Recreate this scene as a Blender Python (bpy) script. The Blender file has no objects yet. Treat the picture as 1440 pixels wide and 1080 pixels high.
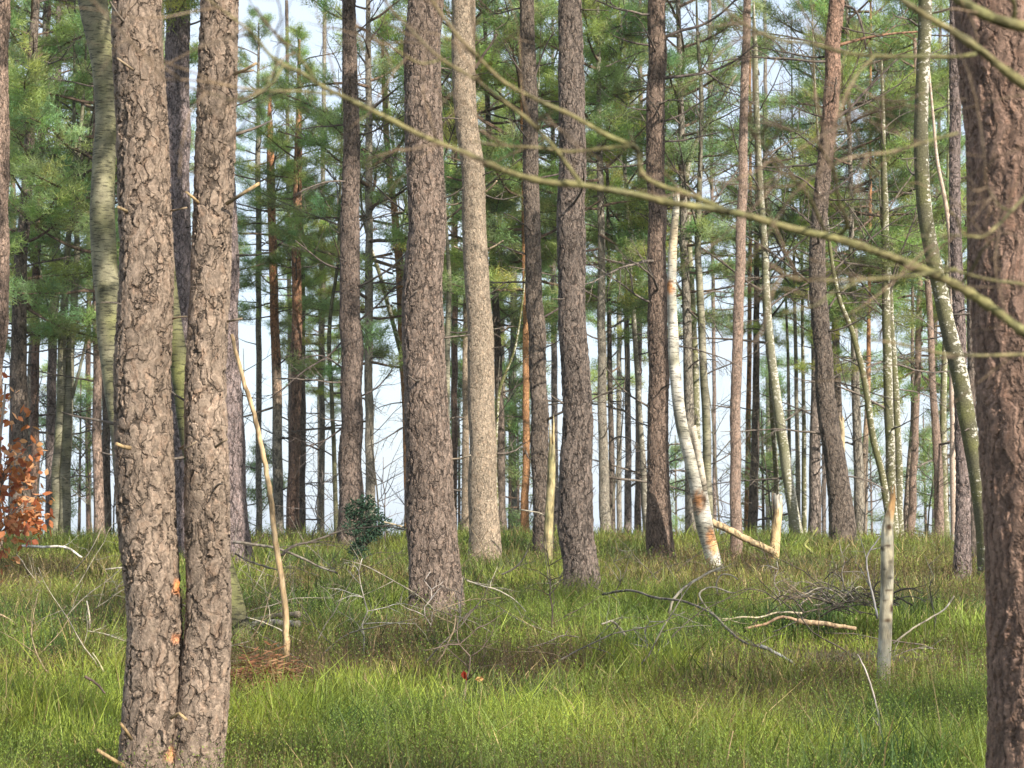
import bpy, math, random
import numpy as np
from mathutils import Vector, Matrix

rng = np.random.default_rng(7)
random.seed(7)
scene = bpy.context.scene
COL = scene.collection

# ------------------------------------------------------------------ camera model (70 mm on 36 mm, tilted 4.5 deg up)
FPX = 2800.0
PITCH = math.atan(220.0 / FPX)
CAM = np.array([0.0, 0.0, 1.6])
SP, CP = math.sin(PITCH), math.cos(PITCH)

def P(px, py, D):
    """the point at distance D (metres along y) seen at photo pixel px, py"""
    u, v = (px - 720.0) / FPX, (540.0 - py) / FPX
    d = np.array([u, CP - v * SP, SP + v * CP])
    return CAM + d * (D / d[1])

def mpp(D):
    return D / FPX

def base_D(py):
    """distance of a foot seen at row py on the sloping grass"""
    return 1.6 / (0.0493 + (py - 760.0) / FPX)

# ------------------------------------------------------------------ noise
def _hash(ix, iy, iz):
    h = (ix * 374761393 + iy * 668265263 + iz * 2147483647 + 12345) & 0xFFFFFFFF
    h = ((h ^ (h >> 13)) * 1274126177) & 0xFFFFFFFF
    h = (h ^ (h >> 16)) & 0xFFFFFFFF
    return h.astype(np.float64) / 4294967295.0

def vnoise(p):
    p = np.asarray(p, dtype=np.float64)
    i = np.floor(p).astype(np.int64)
    f = p - i
    f = f * f * (3 - 2 * f)
    out = 0
    for dx in (0, 1):
        wx = f[:, 0] if dx else 1 - f[:, 0]
        for dy in (0, 1):
            wy = f[:, 1] if dy else 1 - f[:, 1]
            for dz in (0, 1):
                wz = f[:, 2] if dz else 1 - f[:, 2]
                out = out + wx * wy * wz * _hash(i[:, 0] + dx, i[:, 1] + dy, i[:, 2] + dz)
    return out

def fbm2(x, y, s, octv=3, seed=0):
    a, t, n = 0.0, 0.0, 1.0
    for k in range(octv):
        q = np.stack([x * s, y * s, np.full_like(x, seed * 7.3 + k * 3.1)], 1)
        a = a + vnoise(q) * n
        t += n
        n *= .5
        s *= 2.1
    return a / t

def ground_z(x, y):
    x = np.asarray(x, dtype=np.float64); y = np.asarray(y, dtype=np.float64)
    z = 0.0493 * np.clip(y, -25, 33)
    t = np.clip(y, 33, 43) - 33
    z = z + 0.0493 * t - (0.0493 + .10) * t * t / 20.0
    z = z - .10 * (np.clip(y, 43, 95) - 43)
    t = np.clip(y, 95, 125) - 95
    z = z - .10 * t + .10 * t * t / 60.0
    sh = np.shape(z)
    n = fbm2(x.ravel(), y.ravel(), .35, 2, 3).reshape(sh) - .5
    n2 = fbm2(x.ravel(), y.ravel(), .09, 2, 5).reshape(sh) - .5
    return z - .2 + n * .12 + n2 * .25 * np.clip((y - 12) / 20, 0, 1)

def gz(x, y):
    return float(ground_z(np.array([x]), np.array([y]))[0])

# ------------------------------------------------------------------ mesh building
class MB:
    """collects vertices, faces, tints and material slots, then links them as one mesh object"""
    def __init__(self):
        self.V, self.T, self.Q, self.R, self.Qm, self.Rm, self.n = [], [], [], [], [], [], 0
    def add(self, V, Q=None, R=None, tint=(.3, .3, .3), m=0):
        V = np.asarray(V, dtype=np.float64)
        t = np.asarray(tint, dtype=np.float64)
        if t.ndim == 1:
            t = np.tile(t, (len(V), 1))
        self.V.append(V); self.T.append(t)
        if Q is not None and len(Q):
            self.Q.append(np.asarray(Q) + self.n); self.Qm.append(np.full(len(Q), m))
        if R is not None and len(R):
            self.R.append(np.asarray(R) + self.n); self.Rm.append(np.full(len(R), m))
        self.n += len(V)
    def tube(self, pts, radii, sides=6, tint=(.3, .3, .3), m=0, cap=True, jag=0.0):
        pts = np.asarray(pts, dtype=np.float64); n = len(pts)
        radii = np.broadcast_to(np.asarray(radii, dtype=np.float64), (n,))
        tg = np.gradient(pts, axis=0)
        tg /= np.linalg.norm(tg, axis=1)[:, None] + 1e-12
        mean = tg.mean(0)
        ref = np.eye(3)[np.argmin(np.abs(mean))]
        a = np.cross(tg, ref); a /= np.linalg.norm(a, axis=1)[:, None] + 1e-12
        b = np.cross(tg, a)
        ang = np.arange(sides) * 2 * math.pi / sides
        V = pts[:, None, :] + radii[:, None, None] * (np.cos(ang)[None, :, None] * a[:, None, :] + np.sin(ang)[None, :, None] * b[:, None, :])
        if jag:
            V[-1] += tg[-1] * (rng.random(sides)[:, None] * jag)
        V = V.reshape(-1, 3)
        i = np.arange(n - 1)[:, None] * sides; j = np.arange(sides)[None, :]; k = (j + 1) % sides
        Q = np.stack([i + j, i + k, i + sides + k, i + sides + j], 2).reshape(-1, 4)
        R = []
        t = np.asarray(tint, dtype=np.float64)
        if t.ndim == 2 and len(t) == n:
            t = np.repeat(t, sides, 0)
        if cap:
            V = np.vstack([V, pts[-1] - tg[-1] * radii[-1] * (.6 if jag else 0), pts[0]])
            e = (n - 1) * sides
            jj = np.arange(sides); kk = (jj + 1) % sides
            R = np.vstack([np.stack([e + jj, e + kk, np.full(sides, n * sides)], 1), np.stack([kk, jj, np.full(sides, n * sides + 1)], 1)])
            if t.ndim == 2:
                t = np.vstack([t, t[-1:], t[:1]])
        self.add(V, Q, R, t, m)
    def build(self, name, mats, parent=None, smooth=True):
        me = self.mesh(name, mats, smooth)
        return link(name, me, parent)
    def mesh(self, name, mats, smooth=True):
        V = np.vstack(self.V); T = np.vstack(self.T)
        Q = np.vstack(self.Q) if self.Q else np.zeros((0, 4), int)
        R = np.vstack(self.R) if self.R else np.zeros((0, 3), int)
        me = bpy.data.meshes.new(name)
        me.vertices.add(len(V)); me.vertices.foreach_set('co', V.astype(np.float32).ravel())
        nl = Q.size + R.size
        me.loops.add(nl); me.loops.foreach_set('vertex_index', np.concatenate([Q.ravel(), R.ravel()]).astype(np.int32))
        npoly = len(Q) + len(R)
        me.polygons.add(npoly)
        st = np.concatenate([np.arange(len(Q)) * 4, Q.size + np.arange(len(R)) * 3]).astype(np.int32)
        me.polygons.foreach_set('loop_start', st)
        mi = np.concatenate((self.Qm or [np.zeros(0)]) + (self.Rm or [np.zeros(0)])).astype(np.int32)
        me.polygons.foreach_set('material_index', mi)
        me.polygons.foreach_set('use_smooth', np.full(npoly, smooth))
        me.update(calc_edges=True)
        c = np.ones((len(V), 4), dtype=np.float32); c[:, :3] = np.clip(T, 0, 1)
        at = me.attributes.new('tint', 'FLOAT_COLOR', 'POINT'); at.data.foreach_set('color', c.ravel())
        for mm in (mats if isinstance(mats, (list, tuple)) else [mats]):
            me.materials.append(mm)
        return me

def link(name, me, parent=None, loc=None):
    o = bpy.data.objects.new(name, me); COL.objects.link(o)
    if parent is not None:
        o.parent = parent
    if loc is not None:
        o.location = loc
    return o

def tag(o, label, cat, group=None):
    o['label'] = label; o['category'] = cat
    if group:
        o['group'] = group
    return o

def thing(name, loc, label, cat, group=None):
    o = bpy.data.objects.new(name, None); COL.objects.link(o)
    o.empty_display_size = .2
    o.location = [float(c) for c in loc]
    return tag(o, label, cat, group)

# ------------------------------------------------------------------ materials
class NT:
    def __init__(self, name):
        self.m = bpy.data.materials.new(name); self.m.use_nodes = True
        self.t = self.m.node_tree; self.t.nodes.clear()
    def n(self, kind, ins=None, **kw):
        nd = self.t.nodes.new('ShaderNode' + kind)
        for k, v in kw.items():
            setattr(nd, k, v)
        for k, v in (ins or {}).items():
            s = nd.inputs[k]
            if hasattr(v, 'links') or isinstance(v, bpy.types.NodeSocket):
                self.t.links.new(v, s)
            else:
                s.default_value = v
        return nd
    def math(self, op, a, b=None, clamp=False):
        nd = self.n('Math', operation=op, use_clamp=clamp)
        for i, v in enumerate((a, b)):
            if v is None: continue
            if isinstance(v, (int, float)): nd.inputs[i].default_value = v
            else: self.t.links.new(v, nd.inputs[i])
        return nd.outputs[0]
    def vmath(self, op, a, b=None, scale=None):
        nd = self.n('VectorMath', operation=op)
        for i, v in enumerate((a, b)):
            if v is None: continue
            if isinstance(v, tuple): nd.inputs[i].default_value = v
            else: self.t.links.new(v, nd.inputs[i])
        if scale is not None:
            nd.inputs['Scale'].default_value = scale
        return nd.outputs[0]
    def maprange(self, v, a, b, c=0.0, d=1.0, smooth=False):
        nd = self.n('MapRange', interpolation_type='SMOOTHSTEP' if smooth else 'LINEAR')
        self.t.links.new(v, nd.inputs[0])
        for i, q in enumerate((a, b, c, d)):
            nd.inputs[1 + i].default_value = q
        return nd.outputs[0]
    def mixc(self, f, a, b, blend='MIX'):
        nd = self.n('Mix', data_type='RGBA', blend_type=blend)
        for i, v in ((0, f), (6, a), (7, b)):
            if isinstance(v, (int, float)): nd.inputs[i].default_value = v
            elif isinstance(v, tuple): nd.inputs[i].default_value = v + (1,) if len(v) == 3 else v
            else: self.t.links.new(v, nd.inputs[i])
        return nd.outputs[2]
    def out(self, surf, disp=None):
        o = self.n('OutputMaterial')
        self.t.links.new(surf, o.inputs[0])
        if disp is not None:
            self.t.links.new(disp, o.inputs[2])
        return self.m
    def tint(self):
        return self.n('Attribute', attribute_name='tint').outputs['Color']
    def coords(self):
        c = self.n('TexCoord').outputs['Object']
        r = self.n('ObjectInfo').outputs['Random']
        k = self.n('CombineXYZ', {0: self.math('MULTIPLY', r, 37.0), 1: self.math('MULTIPLY', r, 91.0), 2: self.math('MULTIPLY', r, 53.0)}).outputs[0]
        return self.vmath('ADD', c, k)

def pine_bark(name, s=15.0, disp=None, crack_dark=.30, zs=.40, width=.13, gap=.5, fleck=.5):
    t = NT(name)
    c = t.coords()
    w = t.n('TexNoise', {'Vector': c, 'Scale': 9.0, 'Detail': 4.0}).outputs['Color']
    w = t.vmath('SCALE', t.vmath('SUBTRACT', w, (.5, .5, .5)), scale=.10)
    w2 = t.n('TexNoise', {'Vector': c, 'Scale': 45.0, 'Detail': 2.0}).outputs['Color']
    w2 = t.vmath('SCALE', t.vmath('SUBTRACT', w2, (.5, .5, .5)), scale=.022)
    cw = t.vmath('ADD', t.vmath('ADD', c, w), w2)
    m1 = t.vmath('MULTIPLY', cw, (1, 1, zs))
    v1 = t.n('TexVoronoi', {'Vector': m1, 'Scale': s}, feature='DISTANCE_TO_EDGE').outputs['Distance']
    br = t.n('TexNoise', {'Vector': m1, 'Scale': s * .75, 'Detail': 3.0}).outputs['Fac']
    v1b = t.math('ADD', v1, t.math('MULTIPLY', t.math('SUBTRACT', br, .5), gap))
    crack = t.maprange(v1b, -.03, width, 0, 1, True)
    m2 = t.vmath('MULTIPLY', cw, (1, 1, .5))
    v2 = t.n('TexVoronoi', {'Vector': m2, 'Scale': s * 2.3}, feature='F1')
    fl = t.n('SeparateColor', {0: v2.outputs['Color']}).outputs[0]
    m3 = t.vmath('MULTIPLY', cw, (1, 1, .6))
    v3 = t.n('TexVoronoi', {'Vector': m3, 'Scale': s * 4.6}, feature='F1')
    fl3 = t.n('SeparateColor', {0: v3.outputs['Color']}).outputs[1]
    n1 = t.n('TexNoise', {'Vector': c, 'Scale': 75.0, 'Detail': 5.0, 'Roughness': .7}).outputs['Fac']
    n2 = t.n('TexNoise', {'Vector': c, 'Scale': 3.0, 'Detail': 3.0}).outputs['Fac']
    fk = t.n('TexNoise', {'Vector': t.vmath('MULTIPLY', cw, (1, 1, .22)), 'Scale': s * 2.6, 'Detail': 3.0, 'Roughness': .6}).outputs['Fac']
    fleckv = t.maprange(fk, .36, .56, 1.0 - fleck, 1.1, True)
    h = t.math('ADD', t.math('MULTIPLY', crack, .42),
               t.math('ADD', t.math('MULTIPLY', fl, .26),
                      t.math('ADD', t.math('MULTIPLY', fl3, .15), t.math('ADD', t.math('MULTIPLY', n1, .12), t.math('MULTIPLY', fleckv, .16)))))
    val = t.math('MULTIPLY', t.maprange(crack, 0, 1, crack_dark, 1.0),
                 t.math('MULTIPLY', t.maprange(fl, 0, 1, .76, 1.2), t.math('MULTIPLY', t.maprange(n1, .2, .8, .6, 1.4), t.maprange(fl3, 0, 1, .74, 1.24))))
    val = t.math('MULTIPLY', t.math('MULTIPLY', val, fleckv), t.maprange(n2, .3, .7, .82, 1.15))
    col = t.mixc(1.0, t.tint(), t.n('CombineColor', {0: val, 1: val, 2: val}).outputs[0], 'MULTIPLY')
    lich = t.maprange(t.n('TexNoise', {'Vector': c, 'Scale': 26.0, 'Detail': 4.0}).outputs['Fac'], .54, .70, 0, .6)
    col = t.mixc(t.math('MULTIPLY', lich, crack), col, t.mixc(1.0, t.tint(), (1.28, 1.30, 1.25), 'MULTIPLY'))
    red = t.maprange(t.n('TexNoise', {'Vector': m2, 'Scale': 30.0, 'Detail': 2.0}).outputs['Fac'], .52, .72, 0, .5)
    col = t.mixc(red, col, t.mixc(1.0, col, (1.08, .90, .78), 'MULTIPLY'))
    bs = t.n('BsdfPrincipled', {'Base Color': col, 'Roughness': .88})
    bs.inputs['Specular IOR Level'].default_value = .25
    if disp:
        d = t.n('Displacement', {'Height': h, 'Midlevel': .7, 'Scale': disp}).outputs[0]
        m = t.out(bs.outputs[0], d)
        m.displacement_method = 'BOTH'
    else:
        bmp = t.n('Bump', {'Height': h, 'Strength': .9, 'Distance': .022}).outputs[0]
        t.t.links.new(bmp, bs.inputs['Normal'])
        m = t.out(bs.outputs[0])
    return m

def smooth_bark(name):
    t = NT(name)
    c = t.coords()
    m1 = t.vmath('MULTIPLY', t.vmath('ADD', c, t.vmath('SCALE', t.n('TexNoise', {'Vector': c, 'Scale': 3.0}).outputs['Color'], scale=.05)), (9, 9, 55))
    n1 = t.n('TexNoise', {'Vector': m1, 'Scale': 1.0, 'Detail': 3.0}).outputs['Fac']
    len_ = t.maprange(n1, .38, .47, .38, 1.0, True)
    n2 = t.n('TexNoise', {'Vector': c, 'Scale': 5.0, 'Detail': 5.0}).outputs['Fac']
    pat = t.maprange(n2, .36, .62, .5, 1.12)
    n3 = t.n('TexNoise', {'Vector': c, 'Scale': 70.0, 'Detail': 3.0}).outputs['Fac']
    val = t.math('MULTIPLY', t.math('MULTIPLY', len_, pat), t.maprange(n3, .2, .8, .75, 1.25))
    col = t.mixc(1.0, t.tint(), t.n('CombineColor', {0: val, 1: val, 2: val}).outputs[0], 'MULTIPLY')
    bmp = t.n('Bump', {'Height': t.math('ADD', n3, t.math('MULTIPLY', len_, .8)), 'Strength': .5, 'Distance': .008}).outputs[0]
    bs = t.n('BsdfPrincipled', {'Base Color': col, 'Roughness': .75, 'Normal': bmp})
    bs.inputs['Specular IOR Level'].default_value = .25
    return t.out(bs.outputs[0])

def wood(name, ns=40.0, stretch=(1, 1, .25)):
    t = NT(name)
    c = t.coords()
    n3 = t.n('TexNoise', {'Vector': t.vmath('MULTIPLY', c, stretch), 'Scale': ns, 'Detail': 5.0, 'Roughness': .65}).outputs['Fac']
    n2 = t.n('TexNoise', {'Vector': c, 'Scale': 7.0, 'Detail': 4.0}).outputs['Fac']
    n4 = t.n('TexNoise', {'Vector': t.vmath('MULTIPLY', c, stretch), 'Scale': ns * .45, 'Detail': 4.0}).outputs['Fac']
    grain = t.maprange(n4, .36, .50, .45, 1.0, True)
    val = t.math('MULTIPLY', t.math('MULTIPLY', t.maprange(n3, .25, .75, .5, 1.4), t.maprange(n2, .3, .7, .65, 1.25)), grain)
    col = t.mixc(1.0, t.tint(), t.n('CombineColor', {0: val, 1: val, 2: val}).outputs[0], 'MULTIPLY')
    grey = t.maprange(t.n('TexNoise', {'Vector': c, 'Scale': 13.0, 'Detail': 3.0}).outputs['Fac'], .48, .65, 0, .55)
    col = t.mixc(grey, col, t.mixc(1.0, col, (.72, .84, 1.02), 'MULTIPLY'))
    bmp = t.n('Bump', {'Height': t.math('ADD', n3, grain), 'Strength': .8, 'Distance': .005}).outputs[0]
    bs = t.n('BsdfPrincipled', {'Base Color': col, 'Roughness': .85, 'Normal': bmp})
    bs.inputs['Specular IOR Level'].default_value = .2
    return t.out(bs.outputs[0])

def leaf(name, trans=.35, rough=.5, spec=.3):
    t = NT(name)
    tc = t.tint()
    bs = t.n('BsdfPrincipled', {'Base Color': tc, 'Roughness': rough})
    bs.inputs['Specular IOR Level'].default_value = spec
    tr = t.n('BsdfTranslucent', {'Color': t.mixc(1.0, tc, (1.25, 1.2, .7), 'MULTIPLY')})
    mx = t.n('MixShader', {0: trans, 1: bs.outputs[0], 2: tr.outputs[0]})
    return t.out(mx.outputs[0])

BARK_NEAR = pine_bark('near_pine_bark', 23.0, .026, crack_dark=.34, zs=.40, width=.10, gap=.6, fleck=.32)
BARK_MID = pine_bark('mid_pine_bark', 20.0, .032, crack_dark=.34, zs=.30, width=.14, gap=.6, fleck=.5)
BARK_FINE = pine_bark('smooth_pine_bark', 30.0, .013, crack_dark=.55, zs=.4, gap=.7, fleck=.45)
BARK_FURROW = pine_bark('furrowed_pine_bark', 19.0, .022, crack_dark=.66, zs=.15, width=.22, gap=.5, fleck=.35)
BARK_FAR = pine_bark('far_pine_bark', 16.0, None, crack_dark=.38, zs=.3, gap=.6, fleck=.5)
BIRCH = smooth_bark('birch_bark')

def mossy_birch(name):
    t = NT(name)
    c = t.coords()
    n1 = t.n('TexNoise', {'Vector': t.vmath('MULTIPLY', c, (16, 16, 26)), 'Scale': 1.0, 'Detail': 4.0, 'Roughness': .65}).outputs['Fac']
    n2 = t.n('TexNoise', {'Vector': c, 'Scale': 2.2, 'Detail': 3.0}).outputs['Fac']
    n3 = t.n('TexNoise', {'Vector': c, 'Scale': 55.0, 'Detail': 4.0}).outputs['Fac']
    side = t.maprange(t.n('SeparateXYZ', {0: t.n('NewGeometry').outputs['Normal']}).outputs[0], -.4, .9, -.08, .07)
    fl = t.maprange(t.math('ADD', t.math('ADD', n1, side), t.math('MULTIPLY', t.math('SUBTRACT', n2, .5), .35)), .54, .60, 0, 1, True)
    val = t.maprange(n3, .25, .75, .5, 1.35)
    base = t.mixc(1.0, t.tint(), t.n('CombineColor', {0: val, 1: val, 2: val}).outputs[0], 'MULTIPLY')
    col = t.mixc(t.math('MULTIPLY', fl, .85), base, (.50, .47, .40))
    bmp = t.n('Bump', {'Height': t.math('ADD', n3, n1), 'Strength': .6, 'Distance': .01}).outputs[0]
    bs = t.n('BsdfPrincipled', {'Base Color': col, 'Roughness': .8, 'Normal': bmp})
    bs.inputs['Specular IOR Level'].default_value = .2
    return t.out(bs.outputs[0])
BIRCH_MOSSY = mossy_birch('mossy_birch_bark')
WOOD = wood('dead_wood')
MOSSY = wood('mossy_twig_bark', 60.0, (1, 1, 1))
NEEDLE = leaf('pine_needles', .48, .5, .3)
GRASS = leaf('grass_blades', .38, .5, .25)
LEAF = leaf('dry_leaves', .3, .6, .2)
HOLLY = leaf('holly_leaves', .1, .6, .2)

def ground_mat():
    t = NT('forest_floor')
    c = t.n('TexCoord').outputs['Object']
    n1 = t.n('TexNoise', {'Vector': c, 'Scale': 2.2, 'Detail': 6.0}).outputs['Fac']
    n2 = t.n('TexNoise', {'Vector': c, 'Scale': 25.0, 'Detail': 5.0}).outputs['Fac']
    col = t.mixc(t.maprange(n1, .38, .62), (.030, .034, .012), (.055, .040, .020))
    col = t.mixc(t.maprange(n2, .4, .7, 0, .7), col, (.085, .085, .028))
    b = t.n('Bump', {'Height': n2, 'Strength': .8, 'Distance': .05}).outputs[0]
    return t.out(t.n('BsdfPrincipled', {'Base Color': col, 'Roughness': .95, 'Normal': b}).outputs[0])

# ------------------------------------------------------------------ ground
def build_ground():
    s = np.linspace(-1, 1, 181)
    xs = np.sign(s) * (np.abs(s) ** 2.6) * 110 + s * 25
    s = np.linspace(0, 1, 260)
    ys = -25 + s * 80 + (s ** 5) * 130
    X, Y = np.meshgrid(xs, ys)
    Z = ground_z(X, Y)
    V = np.stack([X.ravel(), Y.ravel(), Z.ravel()], 1)
    nx, ny = len(xs), len(ys)
    i = np.arange(ny - 1)[:, None] * nx; j = np.arange(nx - 1)[None, :]
    Q = np.stack([i + j, i + j + 1, i + nx + j + 1, i + nx + j], 2).reshape(-1, 4)
    mb = MB(); mb.add(V, Q)
    o = mb.build('ground', ground_mat())
    o['kind'] = 'structure'
build_ground()

# ------------------------------------------------------------------ grass, bilberry and heather
def px_world(px, py):
    D = base_D(py)
    p = P(px, py, D)
    return p[0], D

PATCH = [  # brown heather / bare patches, seen at px, py with radius in metres and strength
    (80, 800, 1.9, 1.), (150, 790, 1.4, .9), (30, 790, 1.6, .8), (700, 830, .8, .6), (640, 925, .4, .7), (430, 900, .7, .7), (900, 800, 1.6, .8), (1100, 830, 1.3, .7), (1250, 800, 1.6, .7), (40, 840, 1.0, .5), (520, 905, .6, .8), (570, 925, .5, .8), (360, 930, .6, 1.), (345, 955, .4, 1.), (400, 930, .3, .9),
    (985, 815, 1.3, .9), (1010, 800, 1.0, .7), (1050, 990, .6, .9), (1100, 1005, .5, .9), (980, 965, .7, .6), (1190, 935, .6, .7), (1290, 940, .6, .6),
    (1330, 780, 1.6, .5), (820, 1050, .4, .6), (880, 1000, .4, .6), (760, 870, .5, .5), (620, 1040, .3, .4), (480, 800, 1.2, .6), (600, 810, 1., .4)]
PATCH += [(a, b, .5, .75) for a, b in ((611, 858), (575, 850), (682, 785), (765, 778), (815, 830), (929, 782), (1035, 776), (1186, 764), (180, 1080), (310, 1060), (496, 765), (330, 795), (1353, 808))]
PATCH = [(px_world(a, b) + (r, s)) for a, b, r, s in PATCH]
BRIGHT = [(60, 960, .9), (420, 1000, .8), (560, 1000, .6), (700, 985, .6), (1000, 1030, .6), (1250, 1030, .9), (920, 850, 1.2), (830, 860, .9), (700, 850, 1.0), (760, 800, 1.3), (1050, 850, 1.0), (660, 820, .8), (560, 850, .6), (1300, 860, 1.2), (250, 800, 1.5), (450, 840, 1.), (1350, 1030, .8), (150, 1050, .5), (720, 1050, .5), (400, 780, 1.2), (550, 780, 1.)]
BRIGHT = [(px_world(a, b) + (r,)) for a, b, r in BRIGHT]

SHORT = [px_world(a, b) + (q,) for a, b, q in ((1130, 884, 1.1), (1200, 884, 1.1), (390, 895, .9), (1050, 778, .9), (1000, 785, .6), (1060, 880, .6), (950, 872, .4), (655, 955, .5), (403, 930, .35), (1243, 945, .3))]

def brown_map(x, y):
    b = np.clip((fbm2(x, y, 1.15, 4, 11) - .46) * 5.0, 0, 1) * .92
    b = b * .88
    b = np.clip(b, 0, 1)
    for cx, cy, r, s in PATCH:
        d2 = ((x - cx) / r) ** 2 + ((y - cy) / (r * 1.5)) ** 2
        b = np.maximum(b, s * np.exp(-d2))
    for cx, cy, r in BRIGHT:
        d2 = ((x - cx) / r) ** 2 + ((y - cy) / (r * 1.5)) ** 2
        b = b * (1 - .8 * np.exp(-d2))
    return b

def scatter(n, y0, y1, margin):
    y = np.sqrt(rng.random(n) * (y1 ** 2 - y0 ** 2) + y0 ** 2)
    x = (rng.random(n) * 2 - 1) * (y * .262 + margin)
    return x, y

def lerp3(a, b, t):
    return np.asarray(a)[None, :] * (1 - t[:, None]) + np.asarray(b)[None, :] * t[:, None]

TREE_FEET = []   # (x, y, r): no grass inside a trunk

def grass_blades():
    mb = MB()
    zones = [(140000, 7.2, 13, 1.2, .0040), (150000, 13, 22, 1.5, .0060), (150000, 22, 33, 2.0, .0078), (110000, 32, 43, 3.0, .0095), (24000, 3.0, 7.2, 1.2, .004)]
    for n, y0, y1, mg, wd in zones:
        x, y = scatter(n, y0, y1, mg)
        br = brown_map(x, y)
        clump = fbm2(x, y, 2.4, 2, 21)
        keep = rng.random(n) < np.clip(1.1 - .85 * br, .12, 1) * np.clip(-.1 + clump * 2.0, .12, 1)
        x, y, br, clump = x[keep], y[keep], br[keep], clump[keep]
        n = len(x)
        z = ground_z(x, y) - .01
        tall = fbm2(x, y, .9, 3, 31)
        h = (.10 + .25 * rng.random(n) ** 1.3 + .16 * (rng.random(n) < .08)) * .92 * (.45 + 1.1 * tall) * (1 - .35 * br) * (.45 + 1.15 * clump)
        for cx, cy, rr in SHORT:
            h *= 1 - .72 * np.exp(-((x - cx) / rr) ** 2 - ((y - cy + rr * .7) / rr) ** 2)
        az = rng.random(n) * 6.283
        # tufts share a lean
        laz = fbm2(x, y, 1.6, 2, 41) * 18
        lean = .12 + .6 * rng.random(n) ** 1.5
        dx = np.cos(az) * lean + np.cos(laz) * .12; dy = np.sin(az) * lean + np.sin(laz) * .12
        bend = rng.random(n) ** 1.5 * .55
        base = np.stack([x, y, z], 1)
        d = np.stack([dx, dy, np.zeros(n)], 1)
        up = np.array([0, 0, 1.0])
        mid = base + up * (h * .55)[:, None] + d * (h * .40)[:, None]
        tip = base + up * (h * (1 - .35 * bend))[:, None] + d * (h * (1.0 + bend))[:, None]
        wa = rng.random(n) * 3.1416
        wv = np.stack([np.cos(wa), np.sin(wa) * .5, np.zeros(n)], 1) * (wd * (.6 + .7 * rng.random(n)))[:, None]
        V = np.empty((n, 5, 3))
        V[:, 0] = base - wv; V[:, 1] = base + wv; V[:, 2] = mid - wv * .8; V[:, 3] = mid + wv * .8; V[:, 4] = tip
        o = np.arange(n)[:, None] * 5
        Q = o + np.array([[0, 1, 3, 2]]); R = o + np.array([[2, 3, 4]])
        hue = fbm2(x, y, 1.1, 3, 51)
        hue = np.clip((hue - .36) * 3.6, 0, 1)
        c = lerp3((.048, .098, .026), (.265, .325, .052), hue)
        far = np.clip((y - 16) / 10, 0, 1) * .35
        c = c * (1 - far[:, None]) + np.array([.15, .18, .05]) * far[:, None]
        c = c * (1 - .75 * br[:, None]) + np.array([.16, .105, .052]) * (.75 * br[:, None])
        dead = rng.random(n) < (.05 + .2 * br)
        c[dead] = lerp3((.26, .18, .09), (.42, .33, .17), rng.random(dead.sum()))
        tuss = fbm2(x, y, 3.1, 2, 57); c *= ((.4 + 1.1 * rng.random(n)) * (.45 + 1.1 * tuss))[:, None]
        T = np.repeat(c[:, None, :], 5, 1)
        T[:, 4] = T[:, 4] * np.array([1.15, 1.08, .95])
        mb.add(V.reshape(-1, 3), Q, R, T.reshape(-1, 3))
    o = mb.build('grass', GRASS, smooth=False)
    tag(o, 'tussocky green and straw coloured grass covering the forest floor', 'grass'); o['kind'] = 'stuff'

def sprigs(name, label, zones, cols, hr, leafn, leafs, brown_pref, stemc, seed, dens_noise):
    """twiggy dwarf shrubs: a leaning stem with small leaves up its sides"""
    mb = MB()
    for n, y0, y1, mg, k in zones:
        x, y = scatter(n, y0, y1, mg)
        br = brown_map(x, y)
        pn = fbm2(x, y, dens_noise, 3, seed)
        w = br if brown_pref else (1 - br)
        keep = rng.random(n) < np.clip(w * 1.2 - .05, 0, 1) * np.clip((pn - .40) * 6, .08, 1)
        x, y = x[keep], y[keep]; n = len(x)
        z = ground_z(x, y)
        h = hr[0] + (hr[1] - hr[0]) * rng.random(n)
        az = rng.random(n) * 6.283
        ln = .1 + .45 * rng.random(n)
        top = np.stack([np.cos(az) * ln * h, np.sin(az) * ln * h, h], 1)
        base = np.stack([x, y, z], 1)
        wv = np.stack([np.cos(az + 1.6), np.sin(az + 1.6), np.zeros(n)], 1) * (.0016 * k)
        V = np.stack([base - wv, base + wv, base + top], 1)
        mb.add(V.reshape(-1, 3), None, np.arange(n)[:, None] * 3 + np.array([[0, 1, 2]]), np.repeat(np.tile(np.array(stemc), (n, 1)) * (.7 + .6 * rng.random(n))[:, None], 3, 0))
        hue = rng.random(n)
        sprig_c = lerp3(cols[0], cols[1], hue)
        for q in range(leafn):
            s = .25 + .75 * (q + rng.random(n)) / leafn
            p = base + top * s[:, None]
            a = rng.random(n) * 6.283
            L = leafs * k * (.6 + .8 * rng.random(n)) * .8
            out = np.stack([np.cos(a), np.sin(a), .5 + rng.random(n)], 1)
            out /= np.linalg.norm(out, axis=1)[:, None]
            side = np.cross(out, rng.normal(size=(n, 3))); side /= np.linalg.norm(side, axis=1)[:, None]
            sp = .012 * k * rng.random(n)
            p = p + out * sp[:, None]
            V = np.stack([p, p + out * (L * .5)[:, None] + side * (L * .2)[:, None], p + out * L[:, None], p + out * (L * .5)[:, None] - side * (L * .2)[:, None]], 1)
            c = sprig_c * (.7 + .6 * rng.random(n))[:, None]
            mb.add(V.reshape(-1, 3), np.arange(n)[:, None] * 4 + np.array([[0, 1, 2, 3]]), None, np.repeat(c, 4, 0))
    o = mb.build(name, GRASS, smooth=False)
    tag(o, label, 'ground cover'); o['kind'] = 'stuff'

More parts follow.
